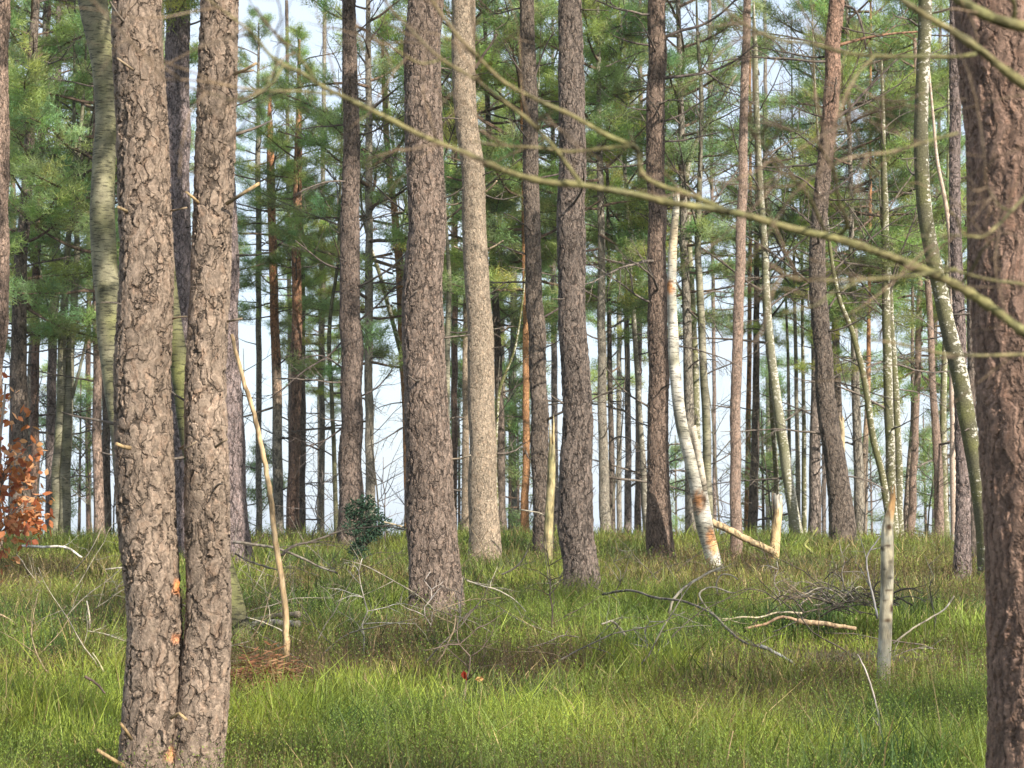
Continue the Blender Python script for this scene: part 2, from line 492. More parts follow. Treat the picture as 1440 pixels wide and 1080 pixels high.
grass_blades()
sprigs('bilberry', 'low leafy green bilberry shoots growing among the grass',
       [(38000, 7.2, 13, 1.2, 1.0), (30000, 13, 22, 1.5, 1.4), (14000, 22, 42, 2.5, 2.1)],
       ((.085, .15, .03), (.25, .33, .055)), (.16, .42), 11, .014, False, (.10, .10, .035), 61, .7)
sprigs('heather', 'brown twiggy heather and dead bracken in low patches',
       [(48000, 7.2, 13, 1.2, 1.0), (60000, 13, 22, 1.5, 1.4), (56000, 22, 42, 2.5, 2.1)],
       ((.085, .06, .034), (.20, .13, .065)), (.12, .40), 9, .013, True, (.11, .075, .05), 71, 1.1)

# ------------------------------------------------------------------ branch and crown libraries
def curve_pts(p0, d, L, n, droop=0.0, wob=.06):
    """points of a wandering twig of length L leaving p0 along d"""
    d = np.array(d, dtype=float); d /= np.linalg.norm(d)
    out = [np.array(p0, dtype=float)]
    for i in range(n):
        d = d + rng.normal(size=3) * wob + np.array([0, 0, droop])
        d /= np.linalg.norm(d)
        out.append(out[-1] + d * L / n)
    return np.array(out)

def twig_tree(mb, p0, d, L, r, depth, tint, sides=5, m=0, nside=4, droop=0.0, wob=.1, spread=.8, shrink=.55, tmin=.25):
    n = max(3, int(4 + 2 * depth))
    pts = curve_pts(p0, d, L, n, droop, wob)
    rad = r * np.linspace(1, .35, n + 1)
    mb.tube(pts, rad, sides if depth > 0 else max(3, sides - 1), np.array(tint) * random.uniform(.8, 1.2), m)
    if depth <= 0:
        return
    for k in range(nside):
        t = tmin + (1 - tmin) * (k + random.random()) / nside
        i = min(int(t * n), n - 1); f = t * n - i
        p = pts[i] * (1 - f) + pts[i + 1] * f
        tg = pts[i + 1] - pts[i]; tg /= np.linalg.norm(tg)
        s = np.cross(tg, rng.normal(size=3)); s /= np.linalg.norm(s) + 1e-9
        dd = tg * random.uniform(.4, .8) + s * spread
        twig_tree(mb, p, dd, L * shrink * random.uniform(.6, 1.15) * (1.15 - .5 * t), r * (1 - .65 * t) * .6, depth - 1, tint, sides - 1 if sides > 3 else 3, m, max(2, nside - 1), droop, wob, spread, shrink)

def dead_branch_mesh(i):
    mb = MB()
    L = [.22, .35, .5, .9, 1.2, 1.5, 1.8, 2.1, 1.3, .7][i]
    r = .010 + .007 * L
    twig_tree(mb, (0, 0, 0), (1, 0, random.uniform(-.15, .3)), L, r, 0 if i < 3 else 2, (.155, .125, .10), 5, 0,
              7 if i > 3 else 3, random.uniform(-.03, .05), .09, .6, .42)
    return mb.mesh('dead_branch', WOOD)
DEAD = [dead_branch_mesh(i) for i in range(10)]

def needles(mb, C, A, n, L, w, ctint, m):
    """tufts of needles: C centres, A axes, n needles each"""
    K = len(C)
    c = np.repeat(C, n, 0); a = np.repeat(A, n, 0)
    c = c + rng.normal(size=c.shape) * .065
    d = a * .55 + rng.normal(size=c.shape) * .62
    d /= np.linalg.norm(d, axis=1)[:, None]
    side = np.cross(d, rng.normal(size=c.shape)); side /= np.linalg.norm(side, axis=1)[:, None]
    ll = L * (.6 + .7 * rng.random(len(c)))
    V = np.stack([c - side * (w * .5), c + side * (w * .5), c + d * ll[:, None]], 1).reshape(-1, 3)
    t = np.repeat(ctint, n, 0) * (.75 + .5 * rng.random(len(c)))[:, None]
    mb.add(V, None, np.arange(len(c))[:, None] * 3 + np.array([[0, 1, 2]]), np.repeat(t, 3, 0), m)

def pine_crown(seed, Hc, Rr, nl, tone, nn=29, dens=1.12):
    global rng
    keep = rng
    rng = np.random.default_rng(seed); random.seed(seed)
    mb = MB(); C, A, T = [], [], []
    for i in range(nl):
        t = (i + rng.random()) / nl
        z = t * Hc * .97
        az = i * 2.4 + rng.normal() * .5
        prof = (.55 + 1.1 * t) if t < .35 else (.95 - .78 * ((t - .35) / .65) ** 1.3)
        L = Rr * prof * random.uniform(.55, 1.15)
        el = -.22 + .85 * t + rng.normal() * .14
        d = (math.cos(az) * math.cos(el), math.sin(az) * math.cos(el), math.sin(el))
        n = 7
        pts = curve_pts((0, 0, z), d, L, n, .035, .08)
        mb.tube(pts, (.012 + .012 * L) * np.linspace(1, .25, n + 1), 5, (.17, .115, .08), 0)
        nb = max(4, int(L * 5.0 * dens))
        bare = rng.random() < .12
        for k in range(nb):
            s = .28 + .72 * (k + rng.random()) / nb
            j = min(int(s * n), n - 1); f = s * n - j
            p = pts[j] * (1 - f) + pts[j + 1] * f
            tg = pts[j + 1] - pts[j]; tg /= np.linalg.norm(tg)
            sd = np.cross(tg, (0, 0, 1)) * (1 if k % 2 else -1)
            dd = tg * .6 + sd * random.uniform(.4, 1.0) + np.array([0, 0, random.uniform(-.1, .35)])
            bl = random.uniform(.3, .75) * (1.15 - .6 * s) * min(1.2, .5 + L * .3)
            bp = curve_pts(p, dd, bl, 3, .05, .1)
            mb.tube(bp, np.linspace(.008, .004, 4), 3, (.15, .105, .075), 0, cap=False)
            if bare: continue
            tc = np.array(tone) * np.array((4.3, 3.45, 2.5)) * random.uniform(.65, 1.35) * np.array([random.uniform(.8, 1.35), 1, random.uniform(.75, 1.2)])
            for q in range(1, 4):
                C.append(bp[q]); ax = bp[q] - bp[q - 1]; ax = ax / np.linalg.norm(ax) + np.array([0, 0, .35]); A.append(ax / np.linalg.norm(ax)); T.append(tc)
                if q < 3 or rng.random() < .5:
                    o = rng.normal(size=3) * .09
                    C.append(bp[q] + o); A.append(ax / np.linalg.norm(ax)); T.append(tc * random.uniform(.8, 1.2))
    needles(mb, np.array(C), np.array(A), nn, .16, .0125, np.array(T), 1)
    me = mb.mesh('crown', [WOOD, NEEDLE], smooth=False)
    rng = keep
    return me

PC = [pine_crown(101, 9.0, 2.3, 40, (.058, .105, .055)),
      pine_crown(102, 10.5, 2.0, 44, (.055, .100, .060)),
      pine_crown(103, 8.0, 2.6, 34, (.070, .115, .050)),
      pine_crown(104, 11.0, 2.4, 46, (.050, .092, .058)),
      pine_crown(105, 7.0, 2.1, 30, (.080, .125, .052)),
      pine_crown(106, 9.5, 2.7, 40, (.060, .108, .066))]
PC_H = [9.0, 10.5, 8.0, 11.0, 7.0, 9.5]

def bare_crown(seed, Hc, tint, n=9):
    global rng
    keep = rng
    rng = np.random.default_rng(seed); random.seed(seed)
    mb = MB()
    for i in range(n):
        t = (i + rng.random()) / n
        az = i * 2.4 + rng.normal() * .4
        el = .6 + .4 * rng.random()
        d = (math.cos(az) * math.cos(el), math.sin(az) * math.cos(el), math.sin(el))
        twig_tree(mb, (0, 0, t * Hc * .85), d, Hc * .36 * (1.15 - .7 * t), .024 * (1.2 - .7 * t), 2, tint, 5, 0, 6, .0, .09, .6, .5)
    me = mb.mesh('crown', [WOOD], smooth=True)
    rng = keep
    return me
BC = [bare_crown(201, 6.0, (.16, .13, .10)), bare_crown(202, 5.0, (.20, .17, .12), 8), bare_crown(203, 7.0, (.14, .11, .085), 10)]
BC_H = [6.0, 5.0, 7.0]
random.seed(11)

# ------------------------------------------------------------------ trunks
def interp(zs, zk, vk):
    """smooth (monotone cubic) interpolation of vk given at increasing zk"""
    zk = np.asarray(zk); vk = np.asarray(vk)
    if len(zk) < 3:
        return np.interp(zs, zk, vk)
    h = np.diff(zk); dl = np.diff(vk) / h
    m = np.zeros(len(zk)); m[1:-1] = (dl[:-1] * h[1:] + dl[1:] * h[:-1]) / (h[1:] + h[:-1]); m[0] = dl[0]; m[-1] = dl[-1]
    i = np.clip(np.searchsorted(zk, zs) - 1, 0, len(h) - 1)
    t = np.clip((zs - zk[i]) / h[i], 0, 1)
    return ((2 * t**3 - 3 * t**2 + 1) * vk[i] + (t**3 - 2 * t**2 + t) * h[i] * m[i] + (-2 * t**3 + 3 * t**2) * vk[i + 1] + (t**3 - t**2) * h[i] * m[i + 1])

TINT = dict(
    pine=(.222, .167, .126), dark=(.155, .122, .098), light=(.31, .245, .18), red=(.19, .122, .09), grey=(.26, .23, .185), pink=(.285, .205, .160),
    orange=(.36, .19, .09), birch=(.52, .485, .41), olive=(.125, .115, .06), moss=(.13, .13, .045), greenb=(.12, .115, .06), pale=(.27, .245, .18), straw=(.55, .43, .22))

def trunk_geom(pts, D, tint, ztop, sides, dz, lump=.05, moss=0.0, upper=None, upz=None, flare=.25, gdeep=.25, mossdir=(-1, 0), spots=(), white=0.0, ycurve=None, top_taper=.3, zfine=None, wob=.04):
    """rings of a trunk seen at photo points (px, py, width); returns V, Q, T and an axis function, in world space"""
    pts = sorted(pts, key=lambda q: -q[1])
    W = np.array([P(a, b, D) for a, b, w in pts]); R = np.array([w for a, b, w in pts]) * .5 * mpp(D)
    zk, xk, rk = list(W[:, 2]), list(W[:, 0]), list(R)
    g = gz(xk[0], D)
    if zk[0] > g - gdeep:
        sl = (xk[1] - xk[0]) / (zk[1] - zk[0]); dzb = zk[0] - (g - gdeep)
        xk.insert(0, xk[0] - sl * dzb); zk.insert(0, g - gdeep); rk.insert(0, rk[0] * 1.06)
    sl = (xk[-1] - xk[-2]) / max(zk[-1] - zk[-2], .1); sl = max(-.12, min(.12, sl))
    if ztop > zk[-1] + .3:
        zt, x, r = zk[-1], xk[-1], rk[-1]; z0 = zt
        k = max(2, int((ztop - zt) / 2))
        for q in range(1, k + 1):
            f = q / k
            zk.append(zt + (ztop - zt) * f); xk.append(x + sl * (ztop - zt) * f * (1 - .5 * f)); rk.append(r * (1 - f * (1 - top_taper)))
    zs = [zk[0]]
    while zs[-1] < zk[-1] - 1e-6:
        step = dz if (zfine is None or zs[-1] < zfine) else max(dz, .12)
        zs.append(min(zs[-1] + step, zk[-1]))
    zs = np.array(zs)
    xs = interp(zs, zk, xk); rs = np.maximum(interp(zs, zk, rk), .006)
    ph = random.uniform(0, 99)
    ys = D + wob * np.sin(zs * .55 + ph) * np.clip((zs - g) / 3, 0, 1) + (ycurve(zs) if ycurve else 0)
    xs = xs + .18 * rs * (vnoise(np.stack([zs * 1.7, np.full_like(zs, ph), np.zeros_like(zs)], 1)) - .5) * 2
    ang = np.arange(sides) * 2 * math.pi / sides
    Z, Aa = np.meshgrid(zs, ang, indexing='ij')
    ca, sa = np.cos(Aa), np.sin(Aa)
    nz = vnoise(np.stack([ca.ravel() * 1.3 + ph, sa.ravel() * 1.3, Z.ravel() * 1.6], 1)).reshape(Z.shape) - .5
    fl = 1 + flare * np.exp(-np.clip(Z - g, 0, None) / (2.2 * rk[0] + .06)) * (1 + .35 * np.sin(Aa * 4 + ph) + .2 * np.sin(Aa * 7 + ph * 2))
    Rr = rs[:, None] * (1 + lump * 2 * nz) * fl
    V = np.stack([xs[:, None] + Rr * ca, ys[:, None] + Rr * sa, Z], 2).reshape(-1, 3)
    n = len(zs)
    i = np.arange(n - 1)[:, None] * sides; j = np.arange(sides)[None, :]; k = (j + 1) % sides
    Q = np.stack([i + j, i + k, i + sides + k, i + sides + j], 2).reshape(-1, 4)
    T = np.tile(np.array(tint), (len(V), 1))
    v = vnoise(V * 2.3 + ph)
    T *= (.86 + .28 * v)[:, None]
    if upper is not None:
        f = np.clip((V[:, 2] - upz) / 1.6 + (v - .5) * .8, 0, 1)[:, None]
        T = T * (1 - f) + np.array(upper) * f
    if white:
        f = (np.clip((vnoise(np.stack([V[:, 0] * 6, V[:, 1] * 6, V[:, 2] * 3], 1) + ph) - .5) * 5, 0, 1) * white)[:, None]
        T = T * (1 - f) + np.array(TINT['birch']) * f
    if moss:
        dr = (ca * mossdir[0] + sa * mossdir[1]).reshape(-1)
        f = np.clip(moss * (.55 + .6 * dr) + (vnoise(V * 5 + ph) - .5) * 1.1, 0, 1)[:, None]
        mc = np.array(TINT['moss']) * (.7 + .6 * vnoise(V * 11))[:, None]
        T = T * (1 - f) + mc * f
    for (sx, sy, sr, sc) in spots:
        c = P(sx, sy, D)
        d = np.sqrt(((V[:, 0] - c[0]) / (sr[0] * mpp(D))) ** 2 + ((V[:, 2] - c[2]) / (sr[1] * mpp(D))) ** 2)
        f = (np.clip(1.6 - d + (vnoise(V * 40) - .5) * .9, 0, 1) * (V[:, 1] < D + .02))[:, None]
        T = T * (1 - f) + np.array(sc) * f
    ax = lambda z: np.array([np.interp(z, zs, xs), np.interp(z, zs, ys), z, np.interp(z, zs, rs)])
    return V, Q, T, ax, g, sides

def add_dead(root, ax, rloc, z0, z1, n, sizes, scale=(.7, 1.2)):
    for k in range(n):
        z = z0 + (z1 - z0) * (k + random.random()) / max(n, 1)
        a = ax(z)
        az = random.uniform(0, 6.283)
        o = link('dead_branch', DEAD[random.choice(sizes)], root)
        o.location = (a[0] - rloc[0] + math.cos(az) * a[3] * .8, a[1] - rloc[1] + math.sin(az) * a[3] * .8, z - rloc[2])
        o.rotation_euler = (random.uniform(0, 6.283), random.uniform(-.5, .25), az)
        s = random.uniform(*scale); o.scale = (s, s, s)

def limb_on(ret, pts, w0, w1, tint=(.13, .10, .085), twigs=4, tl=.7, dy=0.0, name='dead_branch'):
    root, ax, loc, D = ret
    W = np.array([P(a, b, D + dy * i) - np.array(loc) for i, (a, b) in enumerate(pts)])
    s = np.concatenate([[0], np.cumsum(np.linalg.norm(np.diff(W, axis=0), axis=1))])
    ss = np.linspace(0, s[-1], 4 * len(pts))
    W2 = np.stack([interp(ss, s, W[:, i]) for i in range(3)], 1)
    mb = MB(); mb.tube(W2, np.linspace(w0, w1, len(W2)) * .5 * mpp(D), 7, tint)
    for k in range(twigs):
        i = random.randrange(len(W2) // 3, len(W2) - 1)
        tg = W2[i + 1] - W2[i]; tg /= np.linalg.norm(tg)
        sd = rng.normal(size=3)
        twig_tree(mb, W2[i], tg * .8 + sd * .45, tl * random.uniform(.5, 1.3), w1 * .3 * mpp(D), 1, tint, 4, 0, 4, .02, .12)
    mb.build(name, WOOD, root)

def tree(kind, label, pts, D=None, tint='pine', mat=None, dz=None, sides=None, ztop=None, crown=None, cpy=None, cs=1.0, nd=6, dsz=(0, 1, 2, 3, 8, 9), dz0=None, dz1=None, group=None, cat=None, **kw):
    """kind: pine_tree / birch_tree / broadleaf_tree; pts: photo pixels along the trunk, D from the foot row when None"""
    pts = sorted(pts, key=lambda q: -q[1])
    if D is None:
        D = base_D(pts[0][1])
    near = D < 36
    w = max(q[2] for q in pts)
    tcol = TINT[tint] if isinstance(tint, str) else tint
    if mat is None:
        mat = (BARK_MID if near and w > 18 else BARK_FAR) if kind == 'pine_tree' else (BIRCH_MOSSY if kind == 'birch_tree' and tint not in ('birch', 'pale') else BIRCH)
    if dz is None:
        dz = .03 if mat in (BARK_MID, BARK_NEAR, BARK_FINE, BARK_FURROW) else .15
    if sides is None:
        sides = int(max(8, min(110, 2 * math.pi * w * .5 * mpp(D) / (dz * .75)))) if dz < .05 else (12 if w > 10 else 8)
    zvis = P(720, 0, D)[2]
    if cpy is None:
        cpy = random.uniform(370, 560) if D > 36 else -70 - random.uniform(0, 60)
    zc = P(720, cpy, D)[2]
    if crown is not None and D > 36 and kind == 'pine_tree' and (338 < pts[-1][0] < 470 or 1062 < pts[-1][0] < 1150):
        cs *= .6
    if crown is not None:
        cm = (PC if kind == 'pine_tree' else BC)[crown]; ch = (PC_H if kind == 'pine_tree' else BC_H)[crown] * cs
        zt = zc + ch * .94
    else:
        zt = ztop if ztop is not None else zvis + 1.5
    if ztop is not None:
        zt = ztop
    V, Q, T, ax, g, sides = trunk_geom(pts, D, tcol, zt, sides, dz, zfine=zvis + .5, **kw)
    a0 = ax(g)
    loc = (a0[0], a0[1], g)
    root = thing(kind, loc, label, cat or {'pine_tree': 'pine tree', 'birch_tree': 'birch tree', 'broadleaf_tree': 'tree'}[kind], group)
    mb = MB(); mb.add(V - np.array(loc), Q, None, T)
    mb.build('trunk', mat, root)
    if crown is not None:
        o = link('crown', cm, root)
        a = ax(zc + ch * .4)
        o.location = (a[0] - loc[0], a[1] - loc[1], zc - loc[2]); o.scale = (cs, cs, cs); o.rotation_euler = (0, 0, random.uniform(0, 6.28))
    if nd:
        z0 = dz0 if dz0 is not None else g + 1.2
        z1 = dz1 if dz1 is not None else min(zt, zvis)
        add_dead(root, ax, loc, z0, z1, nd, dsz)
    TREE_FEET.append((loc[0], loc[1], a0[3]))
    return root, ax, loc, D

FRONT = 'pines standing on the near side of the ridge'
exec_trees = []
# --- twin pine
def twin_pine():
    D = 9.6
    s1 = [(195, -60, 68), (196, 0, 70), (197, 180, 72), (200, 360, 74), (203, 540, 77), (211, 720, 79), (213, 880, 76), (213, 1000, 80), (212, 1085, 84)]
    s2 = [(311, -60, 50), (309, 0, 51), (303, 180, 54), (296, 360, 54), (294, 540, 56), (293, 720, 60), (291, 860, 62), (284, 980, 70), (272, 1085, 78)]
    loc = None
    for pts, spots in ((s1, [(252, 826, (5, 9), (.62, .23, .08)), (250, 898, (4, 5), (.6, .27, .14)), (246, 1058, (6, 8), (.55, .28, .14))]), (s2, [(244, 1060, (6, 8), (.55, .28, .14)), (258, 820, (3, 12), (.5, .4, .22))])):
        V, Q, T, ax, g, sd = trunk_geom(pts, D, TINT['pine'], 13.0, 104, .010, lump=.05, flare=.12, spots=spots, zfine=4.6, wob=.0)
        if loc is None:
            loc = (P(240, 1080, D)[0], D, g)
            root = thing('pine_tree', loc, 'twin stemmed pine with flaky grey brown bark, nearest tree at the left', 'pine tree', FRONT)
        mb = MB(); mb.add(V - np.array(loc), Q, None, T)
        mb.build('trunk', BARK_NEAR, root)
        a = ax(9.5)
        o = link('crown', PC[4 if spots[0][0] == 252 else 2], root); o.location = (a[0] - loc[0], a[1] - loc[1], 8.6 - loc[2]); o.rotation_euler = (0, 0, random.random() * 6)
        add_dead(root, ax, loc, 1.2, 4.3, 3, (0, 0, 1), (.6, 1.0))
    stubs = [(((318, 287), (345, 270), (364, 258)), 4.5, -.10), (((330, 104), (345, 98), (360, 89)), 4, -.12), (((331, 102), (345, 101), (356, 99)), 3, -.05), (((282, 288), (273, 279), (262, 270)), 3.5, -.06),
             (((187, 98), (176, 90), (165, 82)), 3, -.2), (((178, 297), (172, 294), (166, 291)), 4, -.2), (((183, 630), (172, 628), (164, 624)), 5, -.2), (((253, 631), (262, 624), (268, 621)), 2.5, .02),
             (((256, 632), (266, 628), (276, 621)), 2, -.15), (((303, 629), (312, 622), (319, 618)), 3, -.2), (((320, 452), (330, 450), (340, 448)), 3, -.05), (((236, 297), (248, 295), (262, 292)), 2.5, .0),
             (((240, 449), (252, 446), (262, 445)), 2.5, 0.), (((185, 1040), (176, 1026), (170, 1018)), 4, -.2), (((175, 1078), (155, 1066), (136, 1054)), 5, -.1), (((240, 1010), (252, 1003), (262, 1012)), 4, -.22)]
    for pp, w, dy in stubs:
        mb = MB()
        n = len(pp)
        pts = [P(a, b, D + dy - .04 * i) - np.array(loc) for i, (a, b) in enumerate(pp)]
        mb.tube(pts, np.linspace(w * .62, w * .48, n) * mpp(D), 8, (.36, .25, .13) if w > 3.4 else (.27, .2, .13), 0, jag=.004)
        mb.build('branch_stub', WOOD, root)
    TREE_FEET.append((loc[0], D, .2))
twin_pine()

def row(kind, label, pts, **kw):
    return tree(kind, label, pts, **kw)

# --- pines on the near side of the ridge
row('pine_tree', 'thick red brown pine trunk filling the right edge of the photo', [(1411, -90, 136), (1415, 0, 138), (1417, 120, 140), (1430, 360, 146), (1442, 540, 150), (1460, 720, 156), (1473, 880, 160), (1485, 1080, 168), (1492, 1250, 178)],
    D=7.0, tint='red', mat=BARK_FURROW, dz=.011, sides=110, lump=.035, crown=3, cpy=-1800, nd=0, group=FRONT, wob=0)
PCN = row('pine_tree', 'stout pine with knobbly ringed bark nearest the centre of the photo', [(597, 0, 50), (597, 180, 51), (598, 360, 54), (598, 540, 60), (602, 720, 66), (608, 800, 68), (611, 850, 70)], tint=(.195, .146, .116), crown=0, nd=10, dsz=(0, 0, 1, 2, 3), group=FRONT, dz=.022, lump=.06, flare=.22)
PD = row('pine_tree', 'straight pale tan pine with fine smooth bark behind the stout centre pine', [(650, 0, 34), (657, 180, 32), (664, 240, 33), (669, 360, 34), (678, 540, 38), (680, 700, 40), (682, 778, 44)], tint='light', mat=BARK_FINE, crown=4, nd=10, dsz=(0, 1, 2, 3, 3), group=FRONT, flare=.08, cpy=-120)
PE = row('pine_tree', 'dark pine just left of the yellow broken snag', [(742, 0, 20), (746, 180, 22), (751, 360, 23), (757, 540, 24), (763, 700, 26), (765, 770, 28)], tint='dark', crown=1, nd=14, dsz=(0, 1, 2, 3, 9, 8), group=FRONT, flare=.1)
row('pine_tree', 'knotty dark grey pine just right of the yellow broken snag', [(802, 0, 32), (803, 180, 37), (805, 360, 39), (808, 540, 41), (812, 700, 45), (815, 822, 48)], tint=(.152, .119, .099), crown=2, nd=9, dsz=(0, 0, 1, 2, 3), group=FRONT, lump=.07, flare=.2)
PG = row('pine_tree', 'brown pine close on the left of the broken white birch', [(924, 0, 25), (924, 360, 26), (926, 540, 29), (928, 700, 32), (929, 775, 37)], tint=(.182, .130, .10), crown=3, nd=16, dsz=(1, 2, 3, 4, 5, 8), group=FRONT, flare=.12)
row('pine_tree', 'slim straight pinkish pine behind the fallen birch top', [(1051, 0, 11), (1048, 120, 12), (1043, 300, 14), (1039, 420, 15), (1035, 540, 15), (1034, 700, 16), (1035, 770, 17)], tint='pink', mat=BARK_FINE, crown=1, nd=8, dsz=(0, 1, 2, 9), group=FRONT, dz=.05, flare=.1)
PI_ = row('pine_tree', 'bow curved dark brown pine with a swept trunk, right of the birch stump', [(1177, 0, 21), (1170, 100, 22), (1163, 200, 22), (1153, 300, 22), (1151, 380, 23), (1155, 480, 25), (1166, 600, 28), (1181, 700, 32), (1186, 757, 36)], tint='dark', upper=(.30, .19, .14), upz=7.4, crown=5, nd=16, dsz=(2, 3, 4, 5, 6, 8), group=FRONT, flare=.14)
PJ = row('pine_tree', 'grey brown pine rising behind the dark holly bush', [(492, 0, 19), (494, 200, 23), (494, 360, 28), (495, 540, 30), (495, 700, 33), (496, 756, 36)], D=33, tint=(.178, .134, .110), crown=1, nd=14, dsz=(1, 2, 3, 4, 5, 8), group=FRONT)
row('pine_tree', 'dark violet grey pine seen in the gap between the twin stems', [(248, 0, 34), (251, 240, 34), (253, 500, 35), (256, 775, 38)], tint=(.225, .18, .175), crown=0, nd=14, dsz=(1, 2, 3, 3, 8), group=FRONT)
row('pine_tree', 'dark pine peeping out along the right side of the twin pine', [(302, 0, 36), (310, 270, 38), (314, 360, 39), (319, 540, 40), (326, 720, 42), (328, 785, 46)], tint=(.225, .175, .165), crown=2, nd=10, dsz=(1, 2, 3, 3, 8), group=FRONT)
row('pine_tree', 'pinkish pine half cut off by the left edge of the photo', [(-2, 0, 32), (-4, 200, 32), (-4, 360, 34), (-14, 540, 36), (-22, 700, 38), (-26, 775, 42)], tint='pink', crown=5, nd=5, dsz=(1, 2, 3), group=FRONT)
row('pine_tree', 'dark pine standing close behind the leaning mossy birch at the right', [(1343, 0, 15), (1345, 330, 16), (1350, 480, 18), (1354, 600, 20), (1354, 720, 20), (1353, 800, 22)], tint=(.2, .155, .14), crown=1, nd=6, dsz=(1, 2, 3), group=FRONT)
row('pine_tree', 'slimmer dark pine squeezed beside the thick right edge trunk', [(1364, 200, 12), (1368, 600, 14), (1372, 785, 15)], tint='dark', mat=BARK_FAR, crown=4, nd=4, dsz=(1, 2, 3), group=FRONT)

for pts, w0, w1 in (([(930, 110), (960, 107), (1000, 100), (1036, 84), (1062, 62)], 5, 2), ([(930, 55), (955, 44), (985, 36), (1010, 22), (1040, -6)], 5, 2.5), ([(916, 64), (890, 60), (862, 50)], 3.5, 1.5),
                    ([(932, 199), (955, 198), (985, 192), (1016, 185)], 3, 1.5), ([(930, 172), (960, 160), (975, 150), (1010, 130)], 3, 1.5), ([(915, 155), (900, 154), (880, 150)], 2.5, 1.2)):
    limb_on(PG, pts, w0, w1)
for pts, w0, w1, c in (([(1178, 64), (1215, 54), (1250, 48), (1300, 44)], 5, 2.5, (.32, .18, .11)), ([(1170, 170), (1195, 152), (1215, 130), (1240, 105), (1262, 82)], 5, 2, (.13, .1, .085)), ([(1152, 280), (1180, 262), (1205, 240)], 4, 2, (.13, .1, .085)),
                       ([(1180, 6), (1200, 12), (1213, 40), (1218, 70)], 4, 2, (.13, .1, .085)), ([(1158, 165), (1135, 158), (1112, 148)], 3, 1.5, (.13, .1, .085)), ([(1150, 270), (1125, 250), (1085, 240), (1060, 236)], 3, 1.5, (.13, .1, .085))):
    limb_on(PI_, pts, w0, w1, c, twigs=6)
for pts, w0, w1, c in (([(684, 352), (696, 346), (708, 338)], 3.5, 2, (.42, .33, .22)), ([(652, 284), (636, 288), (622, 286)], 3, 2, (.2, .15, .1)), ([(683, 270), (692, 262), (699, 254)], 3, 2, (.4, .3, .2)), ([(668, 98), (678, 80), (692, 60), (698, 48)], 5, 2.5, (.12, .09, .07)), ([(650, 352), (638, 346)], 3, 2, (.4, .3, .2))):
    limb_on(PD, pts, w0, w1, c, twigs=0, dy=-.05)
for pts, w0, w1, c in (([(622, 280), (640, 272), (660, 258)], 3, 1.5, (.15, .12, .09)), ([(632, 646), (650, 644), (662, 640)], 3, 2, (.35, .28, .2)), ([(612, 650), (622, 645), (632, 642)], 4, 3, (.16, .11, .08)), ([(570, 742), (556, 738), (540, 734)], 3, 2, (.4, .33, .22))):
    limb_on(PCN, pts, w0, w1, c, twigs=0, dy=-.05)
for pts in ([(490, 470), (462, 500), (430, 520), (400, 545), (380, 560)], [(500, 455), (530, 430), (560, 400), (590, 385)], [(486, 380), (460, 372), (430, 350), (415, 338)], [(502, 560), (530, 545), (552, 520)], [(484, 600), (455, 620), (430, 628)], [(486, 520), (450, 500), (420, 505)]):
    limb_on(PJ, pts, 3, 1.5, twigs=5)
for pts in ([(748, 120), (770, 60), (782, 40)], [(745, 115), (725, 90), (708, 60)], [(758, 450), (790, 430), (810, 405)], [(760, 250), (785, 245), (800, 240)]):
    limb_on(PE, pts, 3.5, 1.5, twigs=3)
# --- birches and broadleaf trees on the near side
row('birch_tree', 'olive grey birch leaning behind the left side of the twin pine', [(118, -60, 46), (128, 0, 42), (145, 100, 34), (149, 180, 33), (146, 260, 34), (145, 360, 36), (152, 440, 38), (165, 540, 38), (177, 640, 38), (190, 740, 40), (200, 800, 44)], tint=(.22, .20, .125), moss=.28, mat=BIRCH, mossdir=(.7, -.6), crown=0, cpy=-90, nd=5, dsz=(1, 2, 3), dz=.05, sides=28, lump=.05)
row('birch_tree', 'mossy green birch leaning between and behind the twin stems', [(218, 150, 20), (225, 250, 22), (236, 400, 25), (249, 500, 27), (265, 610, 29), (290, 720, 31), (322, 820, 28), (334, 885, 32)], tint=(.12, .11, .06), moss=.8, mat=BIRCH, mossdir=(-.4, -.6), crown=1, cpy=-120, nd=3, dsz=(1, 2), dz=.05, sides=24)
row('birch_tree', 'tall mossy birch with white flecks leaning towards the right edge trunk', [(1305, -60, 18), (1303, 0, 19), (1299, 100, 19), (1297, 200, 21), (1302, 300, 21), (1314, 370, 22), (1327, 430, 22), (1343, 500, 24), (1358, 580, 24), (1372, 660, 24), (1384, 740, 26), (1391, 810, 28)], tint=(.10, .092, .055), moss=.3, mossdir=(-.9, -.3), crown=2, cpy=-60, nd=6, dsz=(1, 2, 3), dz=.05, sides=22)

